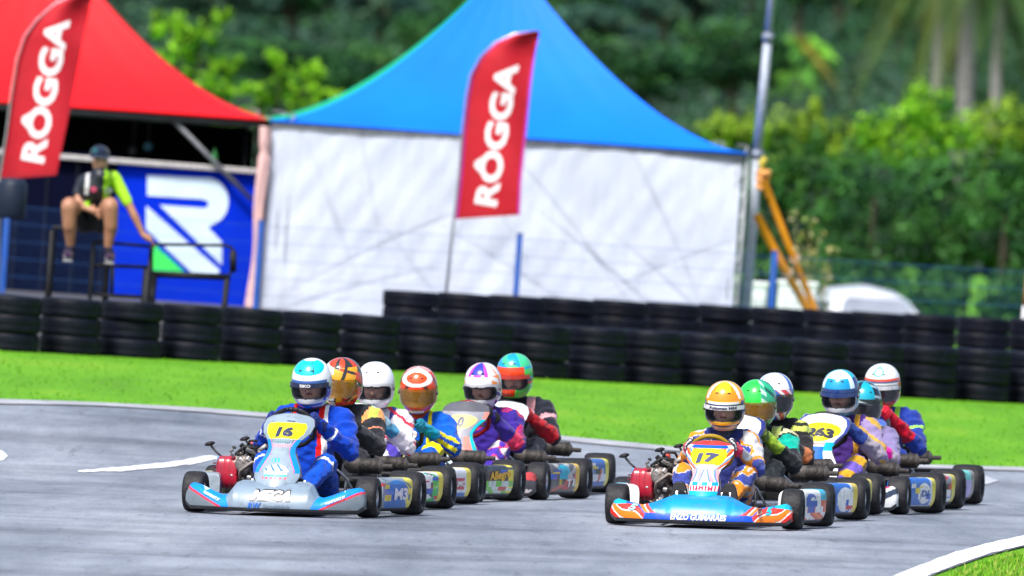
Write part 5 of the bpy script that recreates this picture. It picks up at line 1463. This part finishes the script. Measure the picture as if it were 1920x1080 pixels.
def hA(a, z):
    a = az_n(a)
    if z > .44 and abs(a) < 1.5 and (z - .44) > .25 * (abs(a) / 1.3) ** 3 and z < .95:
        return (.02, .05, .10) if (abs(abs(a) - .45) < .035 and z > .5) else (.0, .50, .62)
    if z > .22: return (.78, .80, .82)
    if abs(a) > 1.2: return BLUE if math.sin(a * 3 + z * 7) > -.1 else (.70, .74, .8)
    if z > -.02: return (.05, .13, .42)
    if z > -.66: return BLUE if abs(a) > 1.0 else (.72, .74, .78)
    return (.0, .09, .48) if z < -.74 else (.75, .76, .8)
driver(584, 740, 106.0, R(11), "blue suited driver with white and blue helmet in the number 16 kart", plainsuit((.0, .042, .40), legs=(.0, .07, .50), neck=(.01, .01, .04), extra=exA), gl((.004, .02, .16), (.01, .03, .22), (.004, .015, .12)),
       dict(paint=hA, **vis(V_CLEAR, (.01, .02, .06), "EIKO", tiltx=.20, turn=-.08)), hz=.870, sc=1.1, szc=.565)

# ---- 17 : blue and orange kart
def nose17(x, z, s):
    if z < .34 and s < .62 - .1 * z: return (.0, .075, .58)
    if s < .36 + .10 * (1 - z): return (.0, .26, .56) if z > .34 else (.0, .075, .58)
    if s > .82 and z > .60 + .3 * (.95 - s): return (.0, .42, .62)
    q = z * .75 + (1 - s) * 1.5 + .10 * math.sin(s * 16)
    for lim, c in ((.16, WHT), (.36, (.70, .02, .01)), (.41, WHT), (.60, ORG), (.64, WHT), (.80, (.70, .03, .02)), (.86, (.0, .12, .5)), (.98, ORG), (1.03, WHT), (1.16, (.72, .05, .02))):
        if q < lim: return c
    return (.0, .22, .56)
def pan17(s, v):
    e = abs(s)
    if v > .93: return (.62, .03, .02)
    if v > .88: return (.0, .10, .55) if e < .8 else (.7, .7, .75)
    if v < .22: return (.0, .40, .62)
    if v < .30: return WHT if math.sin(s * 30) > 0 else (.70, .02, .08)
    if v < .36: return (.0, .33, .62) if math.sin(s * 9 + 1) > -.3 else WHT
    if v < .56:
        w_ = e * 2 + v * 3
        return (.82, .35, .38) if w_ % 1 < .5 else ((.62, .72, .82) if w_ % 1 < .75 else (.1, .25, .6))
    q = (e * 3 - v * 5) % 1
    return [(.0, .22, .60), ORG, (.70, .03, .02), WHT][int(q * 4)] if e > .55 else (.76, .45, .42)
def pod17(x, z, v):
    q = x * .8 + z * 1.5
    if (x + .3) ** 2 * 2 + (z - .25) ** 2 * 1.4 < .42: return (.0, .07, .45)
    if z < -.1: return [WHT, (.75, .06, .01), ORG, (.75, .06, .01), WHT][int((q * 4) % 5)]
    return WHT if x < .45 else (CYAN if z > .3 else (.72, .05, .02))
kart(1362, 106.0, R(7.3), "front kart with yellow number 17 plate on a blue and orange flame livery", nose17,
     [("ENZO GUIMARÃES", .005, .076, .052, (.85, .83, .66), .37, 0, .15, .035), ("5", .46, .125, .065, (.0, .45, .7), .05, .2, .3, .06), ("B", .40, .122, .06, (.75, .45, .35), .035, .1, .1, .05), ("5", -.44, .125, .055, (.3, .6, .7), .06, -.2, .3, .05)],
     NOSE_B, dict(colfn=pan17, number="17", plate=(.60, .88, .78, 'band'), zt=.565, zb=.150, yt=-.36, ybm=-.80, prof=PANEL_B, numw=.155, numcol=(.06, .07, .16), extra=[("R.R.T.E", .0, .265, .025, (.6, .02, .08), .11, 0)]),
     pod17, [], (.33, .21, .01), None, szc=.475)
k17 = [o for o in COL.objects if o.name.startswith("go_kart") and o.parent is None][-1]
for s in (-1, 1):
    mb = MB(); M0 = lambda u, v, s=s: Vector((s * .165 + (u - .5) * .105 * (1 - .55 * v ** 2.5), -.63 + .03 * v, .155 + .13 * v))
    mb.grid(M0, 10, 14, BLACK); mb.grid(lambda u, v: M0(1 - u, v) + Vector((0, .02, 0)), 10, 14, BLACK)
    mb.tube([M0(0, k / 14) + Vector((0, .01, 0)) for k in range(15)] + [M0(1, 1 - k / 14) + Vector((0, .01, 0)) for k in range(15)], .010, BLACK, 8)
    mb.build("knee_guard", M_PLAS, k17)
def ex17(z, s, t_, p):
    q = 3.4 * mnoise.noise(Vector((p[0] * 11, p[1] * 9 + 3, p[2] * 11)))
    if z in ('uarm', 'farm', 'shin', 'thigh'):
        if z == 'farm' and t_ > .82: return (.62, .03, .10)
        if q > .9: return (.48, .48, .52)
        if q > -.1: return (.74, .24, .01)
        if q > -.45: return (.46, .46, .52) if z != 'farm' else (.75, .18, .01)
        return (.03, .05, .28)
    if z == 'torso': return (.02, .03, .16) if abs(p[0] - .03) < .12 else ((.50, .50, .55) if q > .3 else (.02, .035, .20))
    return None
def h17(a, z):
    a = az_n(a); e = abs(a)
    if z > .66 and e < .5: return (.90, .60, .0)
    if z > .30 and e < .95 - .3 * (z - .3): return (.88, .27, .0) if math.sin(a * 14) * .1 + z < .93 else (.9, .5, .0)
    if z > .34 and e < 1.08: return WHT
    if z > .26: return (.85, .36, .0)
    if z > .16: return (.75, .74, .72) if e < .9 else ((.9, .42, .0) if math.sin(e * 9) > 0 else (.03, .08, .3))
    if e > 1.25: return (.86, .42, .0) if math.sin(a * 4 + z * 6) > -.2 else (.05, .12, .4)
    if z > -.05: return (.04, .06, .16)
    if z > -.62: return (.86, .40, .0) if e < 1.05 else (.04, .10, .3)
    if z > -.70: return (.85, .30, .0)
    if z > -.76: return (.02, .03, .06)
    return (.75, .42, .25) if e < 1. else (.72, .60, .5)
driver(1362, 740, 106.0, R(7.3), "orange helmeted driver in a white, orange and blue suit, number 17 kart", plainsuit((.02, .03, .16), neck=(.05, .06, .1), extra=ex17),
       lambda z, t_, p: (.55, .02, .12) if z == 'cuff' else ((.72, .72, .74) if (z == 'finger' and t_ < .4) else (.03, .03, .05)),
       dict(paint=h17, **vis(V_CLEAR, (.74, .75, .78), "Automax MM", (.05, .05, .1), tiltx=.17)), hz=.797, sc=.88, szc=.475)

def generic_pan(pal, seed, number=None, plate=(.62, .86, .75, 'oval'), plc=(.86, .74, .02), kx=1., zt=.62, base=None, numw=.1, extra=(), numcol=(.02, .03, .08)):
    bf = bands(pal, seed, 6)
    return dict(colfn=lambda s, v: (base if (base and v > .5) else bf(s, v * 2)), number=number, plate=plate, zt=zt, platec=plc, kx=kx, numw=numw, extra=extra, numcol=numcol)
def gnose(pal, seed):
    bf = bands(pal, seed, 5); return lambda x, z, s: bf(x, z * .4)
def gpod(base, pal, seed, edge=YEL):
    bf = bands(pal, seed, 3, .6, .9)
    return lambda x, z, v: edge if x > .66 else (bf(x, z) if (x * x + z * z * .8) < .75 else base)

# ---- B : red/yellow helmet, black suit
kart(645, 108.2, R(12), "kart right behind the number 16 kart with green, yellow and red side pods", gnose([GREY, RED, YEL, BLACK], 3), [], NOSE_B,
     generic_pan([GREY, WHT, RED], 4, kx=.9, zt=.6), gpod(WHT, [GRN, BLACK, WHT, RED, TEAL], 7, YEL), [], BLK)
def hB(a, z):
    q = math.sin(a * 5 + 4 * z) + math.sin(z * 9 - a * 3)
    a = az_n(a)
    if a < .2 and z < .05: return (.70, .70, .74)
    if z < -.8: return (.68, .03, .01)
    if z > .35 and a < .15: return (.70, .05, .01) if math.sin(z * 9 + a * 2) > -.3 else (.75, .72, .7)
    if abs(a - .55 - .5 * z) < .10: return (.02, .02, .02)
    if z > .62 or math.sin(z * 11 + a * 3) > .75: return (.03, .03, .03) if math.sin(a * 7) > 0 else (.60, .05, .01)
    return (.80, .36, .01) if a < 1.2 + .8 * z else ((.68, .05, .01) if math.sin(z * 8 + a * 4) > -.2 else (.03, .04, .03))
def exB(z, s, t_, p):
    if z == 'uarm' and t_ < .22: return (.42, .55, .08) if math.sin(p[0] * 60) > -.2 else (.7, .3, .1)
    if z == 'uarm' and .5 < t_ < .56: return (.6, .2, .1)
    return None
driver(645, 740, 108.2, R(12), "red and yellow helmeted driver in black, half hidden behind the number 16 driver", plainsuit((.02, .022, .03), extra=exB), gl(BLACK), dict(paint=hB, **vis(V_AMBER, None, tiltx=.12, turn=-.35)), hz=.852)
# ---- C : plain white helmet
kart(700, 110.4, R(10.5), "kart of the white helmeted driver, white side pods with a red box", gnose([WHT, (.0, .2, .6), RED], 8), [], NOSE_A,
     generic_pan([(.55, .68, .6), WHT, (.4, .6, .5)], 9, kx=1., zt=.685, plate=(.55, .6, .1, 'oval')), lambda x, z, v: YEL if x > .64 else ((.0, .16, .58) if z < -.55 else ((.62, .03, .04) if (abs(z + .0) < .30 and abs(x + .02) < .5) else (.74, .76, .80))),
     [("RMC", .0, .146, .055, WHT, .22, 0)], BLK)
def exC(z, s, t_, p):
    if z in ('torso', 'uarm'):
        if math.sin(p[2] * 62 + abs(p[0]) * 40) > .80: return (.6, .03, .06)
        if z == 'torso' and abs(abs(p[0] - .03) - .13) < .022: return (.05, .07, .30)
    if z == 'farm' and t_ > .5: return (.05, .25, .42)
    if z in ('shin', 'thigh'): return (.68, .64, .72) if math.sin(p[0] * 50 + p[2] * 30) > 0 else (.08, .05, .4)
    return None
driver(700, 740, 110.4, R(10.5), "driver in a white suit with red marks and plain white helmet", plainsuit((.60, .58, .64), arms=(.66, .62, .68), legs=(.08, .08, .4), neck=(.5, .5, .5), extra=exC), gl((.01, .09, .18), (.01, .05, .12), (.3, .5, .6)),
       dict(paint=lambda a, z: (.80, .80, .83), **vis(V_CLEAR, None, tiltx=.12)), hz=.812)
# ---- D : orange helmet, blue yellow suit
kart(783, 112.4, R(10), "kart of the orange helmeted driver, black side pods lettered in gold", gnose([ORG, WHT, BLUE], 13), [], NOSE_A,
     generic_pan([BLUE, WHT, ORG], 14, kx=.8, zt=.50, plate=(.6, .8, .5, 'oval')), lambda x, z, v: YEL if (x > .58 and math.sin(z * 14) > -.5) else (BLACK if z > -.05 else ((.62, .7, .66) if math.sin(x * 7 + z * 6) > -.2 else (.15, .55, .03))),
     [("Allegro", -.04, .180, .075, (.78, .42, .0), .42, .2)], BLK, szc=.45)
def hD(a, z):
    a = az_n(a); e = abs(a)
    r = math.hypot(a / 1.15, (z - .62) / .38)
    if z > .25 and r < .62: return (.80, .07, .0)
    if z > .12 and r < 1.0: return (.78, .78, .80)
    if z > .8: return (.78, .30, .28)
    if z > -.62: return (.72, .045, .0) if math.sin(e * 7 + z * 5) > -.6 else (.12, .01, .01)
    return (.74, .06, .005) if z > -.8 or e > .6 else (.78, .6, .58)
def exD(z, s, t_, p):
    if z == 'torso' and .075 < abs(p[0] - .03) < .105: return (.80, .68, .0)
    if z == 'uarm' and abs(t_ - .30) < .06: return (.0, .09, .55)
    if z == 'farm': return (.82, .70, .0) if math.sin(p[2] * 90 + p[0] * 60) > -.1 and t_ < .6 else ((.0, .28, .45) if t_ > .6 else (.0, .07, .45))
    if z in ('thigh', 'shin'): return (.80, .68, .0) if math.sin(p[1] * 22) > .35 else (.0, .08, .5)
    return None
driver(783, 740, 112.4, R(10), "driver in a blue suit with yellow stripes and orange and white helmet", plainsuit((.0, .09, .52), side=(.0, .10, .55), neck=(.6, .05, .01), extra=exD), gl((.0, .16, .24), (.0, .22, .32), (.0, .3, .45)),
       dict(paint=hD, **vis(V_AMBER, None, tiltx=.2, turn=.06)), hz=.775, sc=.98, szc=.45)
# ---- E : MEGA nose, number 0
kart(910, 114.2, R(11), "dark grey and red kart with oval yellow plate and gold MEGA lettering on its nose",
     lambda x, z, s: ((.50, .05, .05) if z > .62 and s > .3 else ((.05, .05, .06) if z > .18 + .2 * math.sin(x * 3) else ((.55, .50, .50) if math.sin(x * 14 + z * 9) > -.4 else (.6, .05, .06)))),
     [("MEGA", .40, .118, .065, (.80, .66, .10), .20, .06, .3, .07)], NOSE_A,
     dict(colfn=lambda s, v: ((.10, .10, .12) if v > .86 else ((.30, .30, .34) if (v > .5 and abs(s) < .85) else ((.80, .25, .20) if s > .35 + .3 * (v - .3) else ((.55, .75, .8) if (abs(s + .25) < .2 and math.sin(v * 60) > -.2) else (.28, .28, .33))))) if not (abs(s) > .82 and .3 < v < .75) else (.0, .5, .6),
          number="0", plate=(.60, .82, .72, 'oval'), platec=(.80, .72, .22), zt=.68, zb=.19, yt=-.37, ybm=-.76, prof=PANEL_W, numw=.045, kx=1.0, numcol=(.12, .13, .2)),
     lambda x, z, v: (.80, .5, .02) if x > .72 else ((.0, .42, .58) if (x + .1) ** 2 + (z - .5) ** 2 < .18 else ((.45, .44, .42) if x + z > .2 and math.sin(x * 9 - z * 7) > 0 else ((.6, .10, .06) if abs(x * .6 - z - .3) < .12 else (.09, .09, .10)))), [("T1", .05, .12, .07, WHT, .14, .2)], (.25, .005, .008), None, szc=.55)
def hE(a, z):
    a = az_n(a); e = abs(a)
    if z > .55 and e < .42: return (.03, .04, .42)
    if z > .45 and e < .75 and math.sin(e * 14) > 0: return (.55, .05, .45)
    if .10 < z < .5 and .85 < e < 1.5 and math.sin(z * 14 + a * 6) > -.2: return (.85, .25, .03)
    if e > 1.7 and math.sin(a * 5 + z * 8) > .2: return (.06, .04, .35)
    if z < -.2 and e > 1.15: return (.04, .06, .35) if math.sin(z * 18 + e * 6) > .2 else (.76, .76, .8)
    if abs(e + z * .4 - 1.5) < .06: return (.8, .2, .03)
    return (.76, .76, .80)
def exE(z, s, t_, p):
    q = 3.2 * mnoise.noise(Vector((p[0] * 12, p[1] * 10 + 8, p[2] * 12))) - .15
    if z == 'torso' or z == 'uarm': return (.30, .015, .14) if q > .7 else ((.50, .03, .04) if q > .35 and p[2] > .45 else (.035, .014, .22))
    if z == 'farm': return (.04, .02, .27) if t_ > .3 or s < 0 else (.6, .03, .10)
    if z in ('thigh', 'shin'): return (.68, .66, .70) if q > .1 else ((.6, .05, .2) if q > -.3 else (.07, .03, .4))
    return None
driver(910, 740, 114.2, R(11), "purple suited driver with white, blue and orange helmet, steering the number 0 kart", plainsuit((.035, .014, .22), neck=(.4, .02, .05), extra=exE), gl(BLACK, (.03, .02, .06)),
       dict(paint=hE, **vis(V_CLEAR, None, tiltx=.16, turn=-.1)), hz=.80, szc=.55)
# ---- F : red green helmet
kart(967, 116.6, R(6), "last kart of the left row with pale cyan panel and blue, white and yellow pods", gnose([WHT, CYAN, RED], 21), [], NOSE_B,
     dict(colfn=lambda s, v: (.62, .75, .80) if math.sin(s * 4 + v * 18) > -.4 else ((.0, .45, .6) if v < .6 else WHT), number=None, plate=(.60, .86, .62, 'oval'), platec=(.78, .68, .25), zt=.66, prof=PANEL_W, kx=.98),
     lambda x, z, v: YEL if x > .55 else ((.0, .10, .48) if (x * .5 + z) > .35 or z < -.5 else ((.62, .12, .06) if abs(x - z * .4) < .12 else (.70, .74, .80))), [], BLK)
def hF(a, z):
    a = az_n(a); e = abs(a)
    if z > .45: return (.0, .30, .62) if math.sin(a * 3 + z * 8) > -.5 and a < .7 else (.05, .55, .25)
    if a > .95 and z > -.2: return (.05, .58, .08) if math.sin(z * 10) > -.3 else (.0, .35, .5)
    if a > .45 and z < -.35: return (.06, .62, .03)
    if a > 1.3: return (.78, .09, .0)
    if z < -.86: return (.04, .5, .05)
    return (.78, .045, .0)
def exF(z, s, t_, p):
    if z == 'farm': return (.42, .005, .015)
    if z == 'uarm' and .35 < t_ < .5 and p[1] < .2: return (.55, .30, .34)
    if z == 'torso' and abs(p[0] - .14) < .03 and p[2] > .5: return (.5, .25, .28)
    return None
driver(967, 740, 116.6, R(6), "driver in a black suit with red sleeves and red, green and blue helmet", plainsuit((.012, .014, .025), extra=exF), gl((.50, .004, .012)), dict(paint=hF, **vis(V_CLEAR, (.5, .03, .02), tiltx=.14, turn=-.25)), hz=.848, sc=1.05)
# ---- G2 : green helmet
kart(1425, 108.5, R(11.5), "kart right behind the number 17 kart, white side pods with a blue swirl", gnose([WHT, BLUE, ORG], 31), [], NOSE_B,
     dict(colfn=lambda s, v: (.02, .03, .2) if abs(s) > .88 else ((.66, .70, .74) if not (abs(s - .1) < .1 and .6 < v < .8) else (.35, .45, .15)), number=None, plate=(.1, .11, .1, 'oval'), zt=.70, yt=-.38, prof=PANEL_W, kx=1.08),
     lambda x, z, v: (.84, .60, .02) if x > .68 else (WHT if (x - .15) ** 2 + (z - .0) ** 2 * .5 < .28 else ((.0, .12, .55) if x < .5 else (.62, .66, .72))), [], BLK)
def hG2(a, z):
    a = az_n(a)
    if z > .08 and a < .45: return (.02, .80, .06)
    if z > .08 and a < .75: return (.45, .75, .55) if math.sin(z * 16 + a * 9) > 0 else (.04, .35, .2)
    if z < -.55 and abs(a) < 1.: return (.02, .04, .05)
    return (.02, .42, .20) if math.sin(a * 6 + z * 9) > -.55 else (.01, .10, .08)
def exG2(z, s, t_, p):
    if z == 'uarm': return (.0, .36, .27) if .10 < t_ < .60 else ((.5, .5, .3) if t_ < .04 else (.012, .016, .02))
    if z == 'farm': return (.012, .016, .02) if t_ < .55 else (.28, .45, .03)
    if z == 'torso' and abs(p[0] - .15) < .03 and p[2] > .48: return (.30, .36, .1)
    return None
driver(1425, 740, 108.5, R(11.5), "driver in a black and teal suit with bright green helmet and amber visor", plainsuit((.012, .016, .02), extra=exG2), gl((.10, .16, .02), (.01, .01, .01), (.35, .55, .03)), dict(paint=hG2, **vis(V_AMBER, None, tiltx=.14, turn=.0)), hz=.78, sc=1.)
# ---- G3 : white blue helmet
kart(1456, 110.9, R(12), "third kart of the right row with green, orange and white side pods", gnose([WHT, BLUE, ORG], 41), [], NOSE_B,
     generic_pan([WHT, BLUE], 42, kx=.8, zt=.5), gpod(WHT, [(.02, .5, .25), ORG, WHT, (.6, .05, .05)], 44, (.75, .6, .05)), [], BLK, szc=.47)
def hG3(a, z):
    a = az_n(a)
    if z > .35: return (.76, .77, .80) if abs(a) < .9 or math.sin(a * 9) > 0 else (.05, .14, .5)
    q = math.sin(a * 4.5 + z * 6)
    return (.04, .12, .5) if q > .35 else ((.75, .2, .03) if q > .1 else ((.74, .75, .8) if q > -.7 else (.6, .04, .06)))
def exG3(z, s, t_, p):
    if z == 'uarm' and t_ < .30: return (.42, .50, .10) if math.sin(p[2] * 110) > -.3 else (.02, .02, .02)
    if z == 'farm' and t_ < .25: return (.45, .14, .05)
    return None
driver(1456, 740, 110.9, R(12), "dark suited driver with white and blue helmet behind the green helmeted one", plainsuit((.014, .014, .018), extra=exG3), gl(BLACK), dict(paint=hG3, **vis(V_DARK, None, tiltx=.12, turn=.12)), hz=.812, sc=.9, szc=.47)
# ---- G4 : number 263
kart(1577, 112.6, R(11), "white kart with yellow number 263 plate in the right row",
     lambda x, z, s: (.62, .02, .12) if abs(z - (s - .45) * 2.2) < .12 and s > .45 else ((.03, .05, .09) if (abs(z - (s - .62) * 2.1) < .13 and s > .5) else ((.0, .3, .62) if z < .12 else (.76, .77, .76))),
     [("SODIKART", .42, .06, .024, (.0, .12, .45), .13, .05, .2, .05)], NOSE_A,
     dict(colfn=lambda s, v: (.04, .07, .35) if (abs(s) > .9 and v > .6) else ((.0, .42, .62) if (.5 < v < .62 and abs(s) > .45) else ((.0, .12, .52) if (.38 < v < .56 and abs(s + .1) < .55) else ((.6, .1, .1) if (.58 < v < .60) else (.80, .81, .80)))), number="263", plate=(.62, .885, .80, 'oval'), zt=.685, zb=.17, prof=PANEL_W, kx=1.1, numw=.20, numcol=(.03, .03, .05)),
     lambda x, z, v: YEL if x > .70 else (WHT if (x - .1) ** 2 + z * z * .5 < .22 or z < -.75 else ((.0, .13, .56) if x < .55 else (.70, .72, .76))), [("D1", .0, .145, .06, (.02, .1, .4), .16, 0)], BLK, szc=.56)
def hG4(a, z):
    a = az_n(a); e = abs(a)
    if z > .28 and e < .8 and z < .72: return (.0, .30, .60)
    if z > .28 and e < 1.15: return (.62, .78, .84)
    if z >= .72: return (.0, .42, .60) if e > .9 else (.66, .80, .86)
    if z > -.02: return (.02, .05, .20)
    if e > 1.25: return (.78, .80, .83) if math.sin(a * 4) > -.3 else (.0, .32, .5)
    if z > -.74: return (.74, .76, .80)
    return (.02, .26, .42)
def exG4(z, s, t_, p):
    if z == 'torso':
        d = p[0] - .03
        if .10 < d < .135: return (.58, .30, .02)
        return (.05, .018, .16)
    if z == 'uarm': return (.26, .20, .38) if math.sin(p[2] * 60 + p[0] * 40) > -.5 else (.5, .3, .05)
    if z == 'farm': return (.32, .28, .34) if t_ < .55 else (.02, .05, .25)
    if z in ('thigh', 'shin'): return (.62, .34, .02) if math.sin(p[1] * 25 + p[2] * 22) > .2 else (.16, .10, .5)
    return None
driver(1577, 740, 112.6, R(11), "cyan and blue helmeted driver in purple and gold, in the number 263 kart", plainsuit((.09, .03, .26), extra=exG4, neck=(.02, .03, .1)), gl((.02, .07, .30), (.3, .34, .5)), dict(paint=hG4, **vis(V_CLEAR, (.02, .05, .2), tiltx=.2, turn=-.05)), hz=.838, sc=1.05, szc=.56)
# ---- G5 : half hidden dark helmet
kart(1617, 114.8, R(11), "kart between the 263 kart and the last one, pods dotted red and yellow", gnose([LIME, WHT, PURP], 51), [], NOSE_B,
     generic_pan([PURP, WHT, LIME], 52, kx=.8, zt=.45), gpod((.5, .5, .52), [RED, WHT, (.3, .3, .35), YEL], 57, (.7, .6, .02)), [], BLK, szc=.43)
driver(1617, 740, 114.8, R(11), "driver with cyan and black helmet half hidden behind the number 263 driver", plainsuit((.30, .26, .34), extra=lambda z, s, t_, p: (MAG if (z == 'farm' and .25 < t_ < .6) else ((.20, .17, .34) if z == 'uarm' else None))), gl((.3, .3, .32)),
       dict(paint=lambda a, z: (.0, .34, .48) if (z > .3 and math.sin(a * 4 + 1) > -.4) else ((.35, .45, .5) if math.sin(z * 14 + a * 3) > .75 else (.01, .015, .025)), **vis(V_DARK, None, tiltx=.15, turn=.25)), hz=.745, sc=.95, szc=.43)
# ---- G6 : last, red white helmet
kart(1655, 116.8, R(11.5), "last kart of the right row with pink and yellow panel and mint and lilac pods", gnose([WHT, MAG, CYAN], 61), [], NOSE_B,
     dict(colfn=lambda s, v: (.05, .12, .5) if v > .88 else (MAG if s + (v - .7) * 1.8 < -.15 else ((.85, .70, .05) if s < .45 and v > .5 else (.50, .60, .72))), number=None, plate=(.1, .11, .1, 'oval'), zt=.62, prof=PANEL_W, kx=.9),
     lambda x, z, v: (.32, .26, .24) if x > .72 else ((.15, .62, .55) if z > .35 else ((.45, .38, .7) if x * .5 + z > -.5 else (.62, .64, .7))), [], (.20, .20, .22), None, szc=.575)
def hG6(a, z):
    a = az_n(a); e = abs(a)
    if z > .42: return (.12, .62, .38) if (e < .42 and abs(math.hypot(a / .42, (z - .72) / .22) - .8) < .18) else (.72, .75, .76)
    if z > .30: return (.68, .06, .02)
    if z > .22: return (.05, .08, .2)
    if z > .0: return (.70, .72, .74) if e < 1.3 else (.72, .10, .01)
    if e > 1.2: return (.72, .10, .01) if e < 1.6 else (.74, .74, .76)
    if z > -.72: return (.62, .03, .01)
    return (.66, .025, .01)
def exG6(z, s, t_, p):
    if z == 'torso' and .09 < p[0] - .03 < .12: return (.28, .66, .05)
    if z == 'uarm' and abs(t_ - .45) < .05: return (.3, .7, .1)
    if z == 'farm' and t_ > .3: return (.48, .0, .02)
    return None
driver(1655, 740, 116.8, R(11.5), "driver in navy with lime stripes and red gloves, last on the right", plainsuit((.012, .035, .26), extra=exG6, neck=(.5, .5, .5)), gl((.58, .0, .02)), dict(paint=hG6, **vis(V_DARK, (.62, .64, .68), tiltx=.16, turn=-.08)), hz=.852, sc=1.1, szc=.575)
